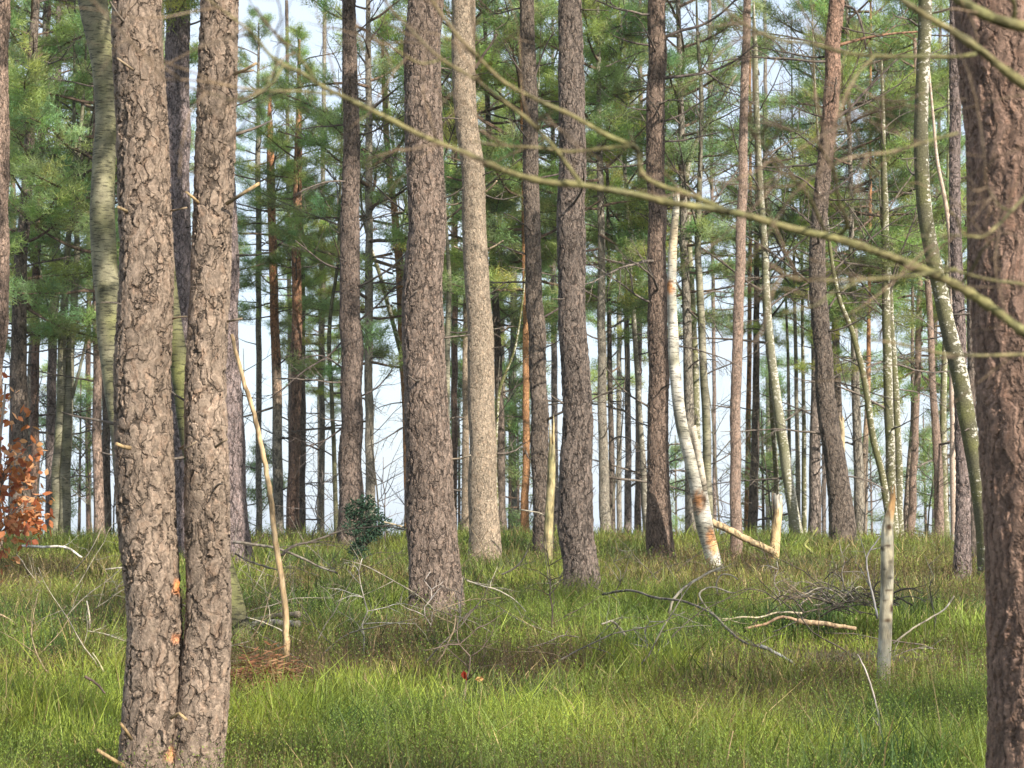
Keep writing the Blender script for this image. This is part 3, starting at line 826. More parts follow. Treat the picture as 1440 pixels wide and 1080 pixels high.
# --- trees on and beyond the ridge: kind, label, tint, D, crown, dead branches, points
RIDGE = 'slender trees along and beyond the ridge'
far = [
 ('pine_tree', 'thick dark pine beside the left edge, behind the orange beech leaves', 'dark', 38, 0, 12, [(50, 0, 12), (46, 60, 13), (42, 200, 15), (34, 300, 17), (28, 420, 20), (27, 560, 26), (27, 700, 29), (28, 752, 31)], {}),
 ('pine_tree', 'greyish pine between two darker trunks behind the beech leaves', 'grey', 44, 3, 6, [(58, 200, 9), (50, 420, 11), (43, 540, 13), (39, 752, 15)], {}),
 ('pine_tree', 'reddish slim pine right of the dark trunks above the beech leaves', 'red', 41, 1, 10, [(62, 150, 8), (56, 260, 10), (52, 360, 11), (50, 540, 12), (47, 750, 14)], {}),
 ('pine_tree', 'straight pinkish pine showing left of the twin pine below the birch', 'pink', 38, 5, 8, [(136, 200, 11), (136, 480, 12), (136, 560, 13), (137, 660, 14), (140, 748, 15)], {}),
 ('pine_tree', 'dark pine touching the pinkish pine left of the twin pine', 'dark', 42, 2, 6, [(148, 200, 10), (149, 480, 12), (150, 748, 13)], {}),
 ('pine_tree', 'thin grey pine, the first trunk right of the twin pine against the sky', 'grey', 46, 3, 9, [(363, 200, 7), (364, 480, 8), (364, 748, 9)], {}),
 ('pine_tree', 'forest pine with orange upper trunk and grey foot between debarked stick and brown pair', 'grey', 44, 5, 12, [(380, 200, 10), (384, 360, 12), (387, 480, 13), (390, 600, 14), (391, 748, 15)], dict(upper=(.42, .2, .1), upz=4.6)),
 ('pine_tree', 'brown pine, thicker of a close pair left of the holly bush', 'red', 42, 0, 12, [(419, 240, 12), (418, 340, 13), (417, 480, 15), (415, 600, 16), (412, 748, 18)], dict(upper=(.36, .19, .11), upz=5.0)),
 ('pine_tree', 'thin dark pine, slighter of a close pair left of the holly bush', 'dark', 47, 4, 7, [(424, 340, 8), (425, 480, 9), (425, 748, 10)], {}),
 ('pine_tree', 'thin grey green pine pole midway between brown pair and holly bush', 'grey', 48, 2, 8, [(454, 340, 7), (453, 480, 8), (452, 748, 9)], {}),
 ('broadleaf_tree', 'thin wavy mossy sapling just left of the holly bush', 'greenb', 39, 1, 6, [(477, 300, 4), (474, 380, 5), (466, 430, 5), (463, 470, 6), (467, 560, 6), (473, 748, 7)], {}),
 ('pine_tree', 'thin pale straight trunk rising behind the right half of the holly bush', 'grey', 39, 5, 6, [(518, 60, 8), (519, 200, 10), (519, 360, 11), (519, 540, 12), (521, 700, 14), (522, 750, 16)], dict(mat=BARK_FINE, dz=.06)),
 ('pine_tree', 'leaning orange barked pine half hidden left of the stout centre pine', 'orange', 43, 4, 4, [(542, 160, 8), (548, 240, 9), (556, 310, 11), (562, 380, 12), (566, 480, 13), (573, 600, 14), (577, 748, 16)], dict(mat=BARK_FINE, dz=.08)),
 ('birch_tree', 'mossy lime green birch stem slanting towards the stout centre pine', 'olive', 40, 1, 3, [(516, 330, 4), (532, 380, 6), (546, 430, 6), (561, 485, 7), (578, 560, 8), (592, 748, 10)], dict(moss=.8)),
 ('birch_tree', 'very thin pale birch stem left of the stout centre pine near the top', 'birch', 45, 0, 2, [(549, 170, 4), (554, 210, 5), (561, 250, 5), (572, 290, 6), (590, 420, 7), (600, 748, 9)], {}),
 ('birch_tree', 'pale green birch edging out along the right of the stout centre pine', 'pale', 38, 2, 4, [(628, 330, 5), (632, 400, 7), (630, 470, 8), (628, 560, 9), (627, 748, 10)], dict(moss=.35)),
 ('pine_tree', 'thin pale pine pole just left of the pale tan pine', 'light', 40, 2, 5, [(657, 300, 8), (656, 400, 9), (655, 600, 10), (654, 748, 12)], dict(mat=BARK_FINE, dz=.06)),
 ('pine_tree', 'dark pine close behind the right side of the pale tan pine', 'dark', 41, 3, 10, [(690, 280, 9), (694, 380, 10), (699, 480, 11), (703, 600, 12), (706, 748, 14)], {}),
 ('birch_tree', 'bright mossy sapling forking beside the pale tan pine', 'moss', 38, None, 0, [(728, 470, 3), (723, 495, 3.5), (713, 520, 4.5), (702, 550, 5.5), (698, 590, 6), (697, 748, 8)], dict(moss=.7)),
 ('pine_tree', 'slim orange barked pine hugging the left of the dark pine by the snag', 'orange', 39, 5, 6, [(736, 250, 7), (738, 330, 8), (739, 480, 9), (740, 600, 10), (738, 748, 12)], dict(mat=BARK_FINE, dz=.08)),
 ('pine_tree', 'pale grey pine pole with dark knots right of the knotty dark pine', 'grey', 39, 0, 10, [(843, 180, 8), (845, 290, 10), (846, 480, 12), (848, 600, 13), (851, 748, 16)], dict(mat=BARK_FINE, dz=.06)),
 ('pine_tree', 'crooked thin dark pine twined against the pale grey pole', 'dark', 41, 4, 5, [(856, 420, 6), (857, 500, 7), (860, 620, 8), (861, 748, 10)], {}),
 ('pine_tree', 'isolated thin dark pine in the bright gap left of the brown pine', (.24, .2, .185), 46, 1, 8, [(881, 420, 7), (882, 520, 8), (883, 640, 9), (883, 750, 11)], {}),
 ('birch_tree', 'thin dark curved stem in the bright gap beside the brown pine', (.2, .18, .14), 41, 2, 4, [(879, 250, 5), (885, 360, 6), (893, 480, 7), (901, 600, 8), (910, 748, 11)], {}),
 ('pine_tree', 'grey scarred pine directly behind the broken white birch', 'grey', 39, 3, 10, [(957, 150, 9), (961, 300, 11), (964, 400, 12), (966, 480, 13), (969, 600, 14), (973, 748, 16)], {}),
 ('birch_tree', 'wavy pale and mossy birch right of the broken white birch', 'pale', 38, 0, 5, [(982, 60, 5), (987, 150, 6), (984, 240, 7), (981, 320, 9), (983, 400, 10), (988, 500, 11), (993, 600, 12), (996, 748, 13)], dict(moss=.6)),
 ('birch_tree', 'forked dark mossy birch branching high up left of the slim pinkish pine', (.2, .19, .11), 40, 1, 4, [(1035, 105, 4), (1008, 150, 5), (990, 180, 6), (972, 215, 8), (967, 300, 9), (972, 400, 9), (978, 520, 10), (981, 748, 12)], dict(moss=.4)),
 ('pine_tree', 'dark pine with bushy low sprays right of the slim pinkish pine', 'dark', 44, 2, 8, [(1064, 380, 8), (1064, 480, 9), (1062, 600, 11), (1058, 748, 14)], dict(cpy=470)),
 ('pine_tree', 'orange tinged thin pine touching the slim pinkish pine', 'orange', 47, None, 0, [(1054, 430, 6), (1053, 560, 7), (1051, 748, 9)], {}),
 ('birch_tree', 'dark leaning birch in an S bend above the birch stump', (.19, .18, .12), 38, 2, 6, [(1061, 60, 7), (1066, 200, 9), (1072, 300, 10), (1077, 380, 11), (1083, 480, 13), (1092, 560, 14), (1104, 640, 15), (1115, 720, 16), (1120, 750, 17)], dict(moss=.3)),
 ('birch_tree', 'thin bright mossy birch rising behind the birch stump', 'olive', 42, 0, 2, [(1078, 330, 5), (1082, 430, 6), (1085, 560, 7), (1090, 640, 7), (1094, 748, 9)], dict(moss=.7)),
 ('birch_tree', 'leftmost of three wiry birch stems beside the curved pine', 'pale', 45, 1, 2, [(1104, 400, 3), (1107, 480, 4), (1112, 748, 6)], dict(moss=.4)),
 ('birch_tree', 'middle of three wiry birch stems beside the curved pine', 'pale', 43, 2, 2, [(1117, 380, 4), (1118, 440, 5), (1121, 600, 6), (1123, 748, 8)], {}),
 ('birch_tree', 'rightmost of three wiry birch stems beside the curved pine', 'greenb', 46, 0, 2, [(1127, 360, 4), (1129, 480, 5), (1131, 600, 6), (1131, 748, 8)], dict(moss=.4)),
 ('pine_tree', 'grey brown pine standing immediately left of the curved pine', (.24, .195, .165), 40, 4, 8, [(1147, 430, 13), (1148, 540, 15), (1147, 640, 16), (1146, 752, 18)], {}),
 ('pine_tree', 'dark pine crossing behind the curved pine', 'dark', 42, 3, 8, [(1170, 280, 9), (1172, 340, 10), (1175, 480, 11), (1179, 600, 12), (1182, 748, 13)], {}),
 ('pine_tree', 'grey pine of a touching grey and tan pair right of the curved pine', 'grey', 40, 0, 9, [(1197, 330, 8), (1199, 440, 10), (1202, 520, 12), (1206, 620, 13), (1210, 752, 16)], {}),
 ('pine_tree', 'tan pine of a touching grey and tan pair right of the curved pine', 'light', 41, 1, 4, [(1222, 420, 5), (1220, 540, 7), (1217, 620, 8), (1215, 752, 10)], dict(mat=BARK_FINE, dz=.08, upper=(.45, .24, .12), upz=4.0)),
 ('birch_tree', 'thin mossy birch slanting down to the right towards the double birch', 'olive', 38, 2, 3, [(1166, 340, 5), (1173, 390, 6), (1181, 425, 7), (1196, 460, 8), (1210, 510, 9), (1220, 560, 9), (1229, 620, 10), (1241, 670, 10), (1250, 720, 11), (1255, 750, 12)], dict(moss=.65)),
 ('birch_tree', 'thicker stem of the white flecked double birch', (.12, .112, .062), 39, 0, 4, [(1243, 240, 9), (1245, 340, 11), (1245, 430, 12), (1248, 540, 13), (1252, 640, 14), (1256, 752, 16)], dict(moss=.4)),
 ('birch_tree', 'thinner right stem of the white flecked double birch', (.12, .112, .062), 39.5, 1, 3, [(1252, 420, 8), (1256, 500, 10), (1261, 600, 11), (1265, 752, 13)], dict(moss=.4)),
 ('pine_tree', 'reddish straight thin pine in the gap right of the double birch', 'pink', 43, 2, 7, [(1294, 380, 7), (1292, 480, 9), (1290, 560, 9), (1286, 640, 10), (1281, 752, 12)], dict(mat=BARK_FINE, dz=.08)),
 ('pine_tree', 'thin dark pine crossing behind the reddish thin pine', (.28, .22, .18), 45, 5, 4, [(1283, 500, 5), (1283, 600, 6), (1277, 680, 8), (1272, 752, 9)], dict(cpy=430)),
 ('pine_tree', 'reddish pine with greened foot left of the leaning mossy birch', 'pink', 41, 1, 8, [(1300, 330, 8), (1306, 430, 9), (1311, 540, 10), (1318, 630, 12), (1322, 755, 14)], dict(mat=BARK_FINE, dz=.08)),
 ('birch_tree', 'stubby green trunk touching the reddish pine by the leaning birch', (.22, .21, .12), 41.5, 0, 2, [(1330, 470, 8), (1328, 540, 9), (1326, 640, 10), (1330, 755, 11)], dict(moss=.5)),
 ('birch_tree', 'pale pinkish twisting stem beside the upper right trunk', (.48, .36, .28), 34, 1, 4, [(1312, 170, 4), (1318, 230, 5), (1328, 280, 6), (1335, 330, 7), (1338, 420, 8), (1340, 560, 9), (1342, 765, 11)], {}),
 ('pine_tree', 'tall dark branchy pine behind the leaning olive birch', (.19, .15, .135), 46, 3, 14, [(82, 100, 9), (80, 300, 11), (74, 500, 13), (70, 748, 15)], dict(cpy=420)),
 ('pine_tree', 'slim reddish brown pine far behind the stout centre pine', 'red', 50, 4, 6, [(640, 400, 8), (639, 600, 9), (638, 748, 10)], dict(cpy=420)),
 ('pine_tree', 'dim green grey pine pole between pale tan pine and orange pine', (.2, .19, .15), 52, 0, 8, [(722, 300, 8), (722, 600, 9), (722, 748, 10)], dict(cpy=500)),
 ('pine_tree', 'dim grey pine pole right of the dark pine by the snag', (.24, .2, .18), 54, 5, 6, [(778, 300, 8), (780, 600, 9), (781, 748, 10)], dict(cpy=440)),
 ('pine_tree', 'dim brown pine pole just left of the brown pine by the white birch', (.24, .18, .15), 50, 3, 6, [(900, 250, 8), (898, 600, 9), (897, 748, 10)], dict(cpy=400)),
]
for kind, label, tint, D, crown, nd, pts, kw in far:
    kw = dict(kw)
    kw.setdefault('dsz', (2, 3, 4, 5, 6, 7, 8, 9))
    tree(kind, label, pts, D=D, tint=tint, crown=crown, nd=int(nd * 1.5), group=RIDGE, **kw)

# twin broadleaf tree left of the pinkish pine
def twin_oak():
    D = 39.0
    root = None
    for pts in ([(101, 300, 7), (96, 340, 8), (93, 400, 10), (88, 480, 12), (86, 560, 13), (80, 660, 13), (77, 750, 15)], [(107, 300, 7), (108, 340, 8), (104, 420, 10), (99, 500, 12), (95, 580, 14), (92, 660, 15), (91, 750, 17)],):
        V, Q, T, ax, g, sd = trunk_geom(pts, D, (.26, .24, .17), 12.5, 14, .12, moss=.45, lump=.08)
        if root is None:
            loc = (P(84, 750, D)[0], D, g)
            root = thing('broadleaf_tree', loc, 'mossy twin trunked bare tree against the sky left of the pinkish pine', 'tree', RIDGE)
        mb = MB(); mb.add(V - np.array(loc), Q, None, T); mb.build('trunk', BIRCH, root)
        a = ax(8.0)
        o = link('crown', BC[0 if pts[0][0] == 101 else 2], root); o.location = (a[0] - loc[0], a[1] - loc[1], 7.2 - loc[2])
    for pp, w in (([(101, 560), (112, 520), (122, 475), (128, 440), (136, 400)], 5), ([(96, 520), (86, 470), (70, 440), (60, 400), (54, 360)], 4), ([(100, 480), (80, 470), (64, 480)], 3)):
        mb = MB(); mb.tube([P(a, b, D) - np.array(loc) for a, b in pp], np.linspace(w, w * .5, len(pp)) * .5 * mpp(D), 7, (.2, .19, .13))
        mb.build('limb', WOOD, root)
twin_oak()

# far pines beyond the ridge
marks = [(27, 'dark trunks by the beech leaves'), (140, 'leaning olive birch'), (245, 'twin pine'), (400, 'debarked stick'), (495, 'holly bush'), (600, 'stout centre pine'), (680, 'pale tan pine'),
         (765, 'yellow broken snag'), (815, 'knotty dark pine'), (926, 'brown pine by the white birch'), (1037, 'slim pinkish pine'), (1165, 'curved pine'), (1250, 'double birch'), (1330, 'leaning mossy birch'), (1420, 'right edge trunk')]
fx = np.linspace(-100, 1540, 15) + rng.normal(size=15) * 25
for k, px in enumerate(fx):
    D = random.uniform(52, 90)
    px = float(px)
    l = [m for m in marks if m[0] <= px]; r = [m for m in marks if m[0] > px]
    if l and r: where = 'between the %s and the %s' % (l[-1][1], r[0][1])
    elif l: where = 'beyond the right edge trunk'
    else: where = 'beyond the left edge'
    w = random.uniform(5.5, 9.5) * 52 / D + 1.5
    lean = random.uniform(-10, 10)
    tree('pine_tree', 'far slim pine ' + where, [(px + lean, 0, w * .7), (px + lean * .5, 300, w * .85), (px, 620, w), (px, 748, w)], D=D,
         tint=random.choice(['dark', 'grey', 'red', (.26, .2, .165)]), crown=k % 6, cpy=random.uniform(400, 610), cs=random.uniform(1.05, 1.4), nd=4, dsz=(3, 4, 5, 6, 8), group='far pines beyond the ridge')

# ------------------------------------------------------------------ snags, the broken birch and fallen wood
def snag(name, label, cat, pts, D, tint, mat, jag, sides=18, dz=.03, **kw):
    zt = P(*sorted(pts, key=lambda q: q[1])[0][:2], D)[2]
    V, Q, T, ax, g, sd = trunk_geom(pts, D, tint, zt, sides, dz, wob=0.0, **kw)
    loc = (ax(g)[0], D, g)
    V = V.copy()
    n = len(V) // sd
    # splintered top: pull the last rings into uneven spikes
    tops = rng.random(sd); 
    for q in range(1, 4):
        V[(n - q) * sd:(n - q + 1) * sd, 2] += (tops ** 2) * jag * (1.0 - .28 * (q - 1)) - (.02 if q == 1 else 0)
    root = thing(name, loc, label, cat)
    c = V[(n - 1) * sd:].mean(0); c[2] -= jag * .5
    e = (n - 1) * sd; jj = np.arange(sd); kk = (jj + 1) % sd
    mb = MB(); mb.add(np.vstack([V, c]) - np.array(loc), Q, np.stack([e + jj, e + kk, np.full(sd, n * sd)], 1), np.vstack([T, [(.5, .35, .18)]]))
    mb.build('trunk', mat, root)
    TREE_FEET.append((loc[0], loc[1], .1))
    return root, ax, loc

ORG = (.43, .20, .08)
def broken_birch():
    D = base_D(777) - .5
    pts = [(951, 285, 9), (948, 330, 11), (944, 400, 13), (945, 450, 14), (952, 540, 17), (960, 600, 18), (976, 660, 21), (985, 700, 24), (992, 740, 24), (1001, 777, 22)]
    root, ax, loc = snag('broken_birch', 'broken white birch with orange rot holes and a splintered top', 'dead tree', pts, D, TINT['birch'], BIRCH, .35, 26, .03,
         white=.3, spots=[(941, 405, (6, 9), ORG), (981, 705, (7, 12), ORG), (989, 703, (3, 10), (.10, .05, .02)), (999, 757, (6, 13), ORG), (1004, 768, (5, 10), (.55, .32, .15)), (948, 340, (8, 30), (.52, .42, .28))], moss=.12, lump=.07, flare=.05)
    mb = MB()
    mb.tube([P(a, b, D - .05) - np.array(loc) for a, b in ((990, 690), (984, 650), (978, 620), (975, 602))], np.array([5.5, 5, 4.5, 4.5]) * mpp(D), 10, (.52, .45, .35), jag=.05)
    mb.build('branch_stub', BIRCH, root)
broken_birch()
D30 = base_D(777)
snag('tree_stump', 'short splintered birch stump with a white capped top', 'tree stump', [(1092, 696, 13), (1093, 716, 13), (1091, 740, 13), (1088, 776, 15)], D30 + .3, (.60, .43, .22), WOOD, .05, 18, .03,
     spots=[(1092, 700, (12, 12), (.46, .42, .35)), (1086, 722, (4, 10), (.1, .06, .04))], flare=.05)
snag('broken_snag', 'yellow splintered broken pine snag between two dark pines', 'dead tree', [(777, 624, 8), (776, 645, 11), (775, 670, 12), (773, 710, 12), (770, 775, 13)], 28.0, (.38, .31, .16), WOOD, .45, 18, .04, moss=.25)
snag('birch_stump', 'slim cream coloured birch stump with a splintered orange top in the grass', 'tree stump', [(1256, 696, 7), (1254, 712, 10), (1249, 735, 15), (1248, 760, 18), (1247, 800, 18), (1245, 860, 18), (1242, 940, 19)], base_D(940), (.46, .40, .28), WOOD, .10, 26, .012,
     spots=[(1255, 705, (9, 22), (.52, .30, .13)), (1250, 812, (4, 1.6), (.08, .06, .045)), (1247, 872, (5, 2.5), (.14, .09, .05)), (1240, 772, (3, 3), (.08, .06, .04)), (1252, 856, (3, 4), (.1, .06, .04)), (1246, 768, (4, 1.4), (.1, .07, .05)), (1250, 790, (3, 1.2), (.12, .09, .06)), (1249, 830, (4, 1.2), (.12, .09, .06)), (1243, 845, (3, 1.2), (.12, .09, .06)), (1243, 800, (2, 1.5), (.12, .09, .06)),
            (1250, 741, (4, 4), (.1, .06, .03)), (1243, 915, (10, 12), (.4, .36, .27))], flare=.05, lump=.04)
snag('dead_snag', 'pale barkless snag hidden behind the curved pine', 'dead tree', [(1184, 592, 7), (1184, 640, 9), (1185, 754, 10)], 37.0, (.5, .38, .22), WOOD, .15, 10, .06)

def stick(name, label, cat, pts, D0, w, tint, mat=None, D1=None, group=None, sides=8, twigs=0, tl=.4, tr=.004, jag=.0, depth=1):
    """one fallen or standing stick through photo points; depth runs D0 to D1"""
    n = len(pts); D1 = D0 if D1 is None else D1
    W = np.array([P(a, b, D0 + (D1 - D0) * i / max(1, n - 1)) for i, (a, b) in enumerate(pts)])
    # smooth: resample with a cubic through the points
    s = np.concatenate([[0], np.cumsum(np.linalg.norm(np.diff(W, axis=0), axis=1))])
    ss = np.linspace(0, s[-1], max(6, 4 * n))
    W2 = np.stack([interp(ss, s, W[:, i]) for i in range(3)], 1)
    ww = np.interp(ss, s, np.linspace(w[0], w[1], n)) * .43 * mpp(D0)
    W2 = W2 + (rng.random(W2.shape) - .5) * ww[:, None] * .5
    loc = W2[0].copy()
    mb = MB(); mb.tube(W2 - loc, ww * (.95 + .1 * rng.random(len(ww))), sides, tint, jag=jag)
    for k in range(twigs):
        i = random.randrange(1, len(W2) - 1)
        tg = W2[i + 1] - W2[i]; tg /= np.linalg.norm(tg)
        sd = rng.normal(size=3); sd[2] = abs(sd[2]) * .7
        twig_tree(mb, W2[i] - loc, tg * .8 + sd * .6, tl * random.uniform(.5, 1.2), tr, depth, tint, 4, 0, 3, 0, .12)
    o = mb.build(name, mat or WOOD); o.location = loc
    return tag(o, label, cat, group)

GREYT, TANT, PALET, DARKT = (.19, .16, .125), (.27, .20, .12), (.33, .285, .215), (.10, .08, .06)
stick('fallen_log', 'barkless fallen log propped from the broken birch to the short stump', 'log', [(1000, 733), (1030, 748), (1060, 763), (1090, 777)], D30 + .1, (12, 11), (.50, .36, .20), D1=D30 + .2, sides=12)
stick('dead_sapling', 'leaning debarked tan dead sapling right of the twin pine', 'dead tree', [(403, 922), (401, 860), (396, 810), (390, 775), (384, 730), (376, 670), (366, 620), (356, 578), (344, 540), (333, 500), (326, 470)], base_D(922), (11, 6), (.43, .30, .165), sides=12)
stick('fallen_log', 'upper of two short cut logs beside the debarked sapling', 'log', [(356, 872), (386, 866), (421, 864)], 18.2, (8, 11), (.45, .34, .22), D1=17.9, sides=12)
stick('fallen_log', 'lower of two short cut logs beside the debarked sapling', 'log', [(352, 879), (386, 876), (422, 878)], 17.9, (10, 11), (.38, .32, .25), D1=17.6, sides=12)
stick('fallen_branch', 'dark arched branch leaning from the debarked sapling towards the holly bush', 'branch', [(396, 781), (412, 768), (440, 761), (475, 748), (500, 743), (560, 738)], 15.6, (5, 2), DARKT, D1=17, twigs=5, tl=.5)
stick('fallen_branch', 'brown branch lying across behind the debarked sapling', 'branch', [(328, 762), (360, 766), (392, 772), (420, 783), (450, 797), (475, 806)], 20.5, (5, 3), GREYT, twigs=5, tl=.6)
stick('fallen_branch', 'grey branch dipping down to the left of the debarked sapling', 'branch', [(330, 778), (352, 790), (372, 796), (392, 802)], 17.5, (3, 2.4), GREYT, twigs=3)
stick('fallen_branch', 'white bent stick lying on the grass near the left edge', 'branch', [(28, 768), (60, 769), (98, 772), (106, 778), (115, 784)], 27, (4.5, 3.2), (.6, .55, .48), twigs=2)
stick('fallen_branch', 'short tan stick low in the grass at the left edge', 'branch', [(-6, 862), (8, 868), (18, 874), (26, 882)], 17, (3.5, 2.5), TANT)
stick('fallen_branch', 'small pale stick lying just left of the twin pine', 'branch', [(148, 801), (162, 799), (176, 798)], 23.5, (3, 2.4), PALET)
stick('fallen_branch', 'thin pale stick on the grass left of the twin pine foot', 'branch', [(122, 887), (145, 891), (160, 896), (178, 902)], 16, (2.5, 2), PALET, twigs=2, tl=.25)
stick('fallen_branch', 'long thin dark branch bowing over the grass towards the right', 'branch', [(848, 836), (885, 830), (920, 840), (962, 846), (1000, 862), (1022, 884), (1045, 902), (1075, 912), (1100, 922)], 19.5, (4, 3.2), GREYT, D1=15, twigs=3, tl=.4)
stick('fallen_branch', 'crooked silver grey stick continuing the bowed branch into the grass', 'branch', [(1070, 908), (1090, 918), (1112, 930), (1130, 944), (1146, 952)], 14.6, (6, 2.5), (.40, .37, .32))
stick('dead_branch', 'pale forked branch sticking up out of the grass left of the brush pile', 'branch', [(942, 872), (944, 850), (956, 832), (980, 815), (1014, 797)], 18.8, (5, 3.5), PALET, twigs=2, tl=.3)
stick('dead_branch', 'hooked pale branch arching beside the brush pile', 'branch', [(1010, 868), (990, 850), (984, 834), (994, 827), (1030, 834)], 18.6, (3.5, 2.5), PALET)
stick('dead_branch', 'small looped twig standing above the hooked branch', 'branch', [(1010, 838), (1008, 818), (1014, 809), (1026, 808), (1038, 815)], 18.8, (3, 2), PALET)
stick('dead_branch', 'long curved pale stick slanting up right of the slim birch stump', 'branch', [(1256, 905), (1285, 883), (1310, 868), (1330, 855), (1342, 838)], 15.5, (3, 2.6), PALET)
stick('dry_stalk', 'thin grey stalk leaning in the grass below the slim birch stump', 'dead stem', [(1238, 1035), (1234, 1000), (1226, 968), (1215, 938), (1206, 920)], 11.2, (3.2, 2.2), (.42, .36, .32), twigs=1, tl=.12)
stick('dry_stalk', 'upright dark stalk standing just left of the slim birch stump', 'dead stem', [(1234, 870), (1228, 840), (1221, 810), (1220, 780), (1230, 765), (1240, 752)], 15.2, (4, 1.8), (.25, .23, .22), twigs=3, tl=.3)
stick('dead_branch', 'short mossy forked stick on the ridge left of the curved pine', 'branch', [(1143, 778), (1132, 766), (1140, 756), (1150, 742)], 29, (5, 3), (.30, .30, .10))
stick('dead_branch', 'thin bare stick crossing the grass between snag and stout centre pine', 'branch', [(705, 808), (722, 800), (738, 782), (742, 774)], 21, (3, 2), GREYT, twigs=2, tl=.3)
stick('dead_branch', 'pale curved twig lying behind the dead saplings', 'branch', [(656, 816), (672, 822), (700, 830), (724, 844), (740, 860)], 18.5, (2.6, 1.6), PALET, twigs=3, tl=.35)
stick('dead_branch', 'pale weathered root lying in the middle of the grass', 'branch', [(846, 878), (862, 874), (870, 882), (880, 894)], 16.5, (3, 5), PALET, twigs=2, tl=.3)
stick('dead_branch', 'thin level twig lying in the middle of the grass', 'branch', [(740, 912), (770, 903), (790, 894), (815, 896)], 15.5, (2.2, 1.8), GREYT, twigs=2, tl=.25)
stick('dead_branch', 'pale twig poking from the snag foot', 'branch', [(733, 717), (745, 719), (760, 722), (772, 730)], 28, (2.4, 2.4), PALET)
stick('dead_branch', 'pale double twig beside the left of the stout centre pine', 'branch', [(540, 738), (555, 742), (576, 746)], 20, (4, 3), (.5, .44, .34), twigs=3, tl=.2)
stick('dry_stalk', 'tan grass stalk upright in the front grass right of centre', 'dead stem', [(1022, 1076), (1026, 1050), (1031, 1028)], 10.0, (2.6, 1.6), (.42, .30, .17))
stick('dry_stalk', 'pale stalk leaning left of the twin pine', 'dead stem', [(146, 945), (138, 930), (130, 918)], 13.2, (3, 2), (.38, .33, .2))
stick('dry_stalk', 'dark broken stalk beside the foot of the twin pine', 'dead stem', [(148, 975), (136, 962), (120, 951)], 11.4, (3, 5), (.13, .09, .07))
stick('dry_stalk', 'pale forked stalk standing left of the twin pine', 'dead stem', [(127, 886), (126, 868), (122, 845)], 17.2, (4.2, 2), (.42, .36, .28), twigs=1, tl=.15)

# brush pile: one log and many branches, each a thing
stick('fallen_log', 'barkless tan log lying in front of the brush pile', 'log', [(1122, 874), (1150, 877), (1178, 880), (1204, 884)], 17.2, (10, 6), (.50, .34, .20), D1=17.0, sides=12)
stick('fallen_branch', 'reddish branch reaching left from the brush pile log', 'branch', [(1122, 872), (1096, 868), (1080, 876), (1047, 884)], 17.3, (5, 4), (.38, .24, .15), twigs=2, tl=.3)
stick('fallen_branch', 'long pale branch trailing left out of the brush pile', 'branch', [(1128, 862), (1090, 862), (1070, 868), (1040, 868), (1015, 874)], 17.4, (3.5, 2.5), (.44, .36, .24), twigs=2, tl=.3)
PILE = 'thin dead branches tangled in the brush pile'
for k in range(44):
    px = random.gauss(1175, 48); py = random.gauss(852, 10)
    a = random.uniform(-.5, .5) + (3.1416 if random.random() < .5 else 0)
    L = random.uniform(30, 85); up = random.uniform(3, 28)
    q = [(px, py)]
    for s in (.35, .7, 1.0):
        q.append((px + math.cos(a) * L * s, py - up * math.sin(s * 2.6) + L * s * math.sin(a) * .25))
    stick('brush_branch', 'thin grey dead branch tangled in the brush pile behind the slim birch stump', 'branch', q, 17.3 + random.uniform(0, .9), (random.uniform(1.6, 3.6), 1.2), random.choice([GREYT, DARKT, DARKT, (.22, .17, .12), PALET, TANT]),
          D1=17.3 + random.uniform(-.2, 1.2), group=PILE, sides=6, twigs=2, tl=.3)

# bare saplings and dead seedlings in the grass
def sapling(label, px, py, h_px, lean, tint, D=None, n=6, r=.0085, wide=.7, depth=2, tl=.55):
    D = base_D(py) if D is None else D
    b = P(px, py, D); g = gz(b[0], D)
    mb = MB()
    top = P(px + lean, py - h_px, D) - np.array([b[0], D, g])
    k = 8
    pts = np.array([top * (i / k) + np.append(rng.normal(size=2) * .012 * i ** .5, 0) for i in range(k + 1)])
    mb.tube(pts, r * np.linspace(1, .35, k + 1), 6, tint)
    H = np.linalg.norm(top)
    for q in range(n):
        t = .28 + .68 * (q + random.random()) / n
        i = min(int(t * k), k - 1)
        az = random.uniform(0, 6.283)
        twig_tree(mb, pts[i], (math.cos(az) * wide, math.sin(az) * wide * .6, random.uniform(.15, .7)), H * tl * random.uniform(.5, 1.1) * (1.2 - .6 * t), r * .55, depth - 1, tint, 4, 0, 4, 0, .14)
    o = mb.build('dead_sapling', WOOD); o.location = (b[0], D, g)
    return tag(o, label, 'sapling', 'bare saplings in the grass')
sapling('bare forked sapling with a red leaf at its foot in the centre foreground', 655, 955, 100, 4, (.16, .115, .09), n=7, wide=1.0, tl=.75)
sapling('dark bare sapling in front of the knotty dark pine', 781, 885, 130, -14, (.14, .10, .08), n=8, wide=1.0)
sapling('pale dead seedling left of the stout centre pine', 512, 895, 110, -6, (.46, .41, .34), n=7, wide=1.0, tl=.6)
sapling('pale upright twig in front of the foot of the stout centre pine', 597, 870, 66, 6, (.47, .40, .34), n=4)
sapling('spiky grey seedling right of the stout centre pine foot', 640, 880, 70, 14, (.36, .3, .24), n=6, wide=1.0)
sapling('wiry grey sapling on the grass left of the brown pine', 866, 850, 90, 2, (.3, .26, .18), n=5)
sapling('pale sapling stem left of the debarked sapling', 333, 880, 40, -4, (.4, .36, .28), n=3)
sapling('bare dark sapling on the skyline right of the holly bush', 545, 772, 130, -8, (.15, .125, .11), D=31, n=9, wide=.7, r=.014)
sapling('wiry bare sapling against the sky between the brown pair and holly bush', 437, 770, 120, 18, (.18, .15, .13), D=32, n=9, wide=.8, r=.012)
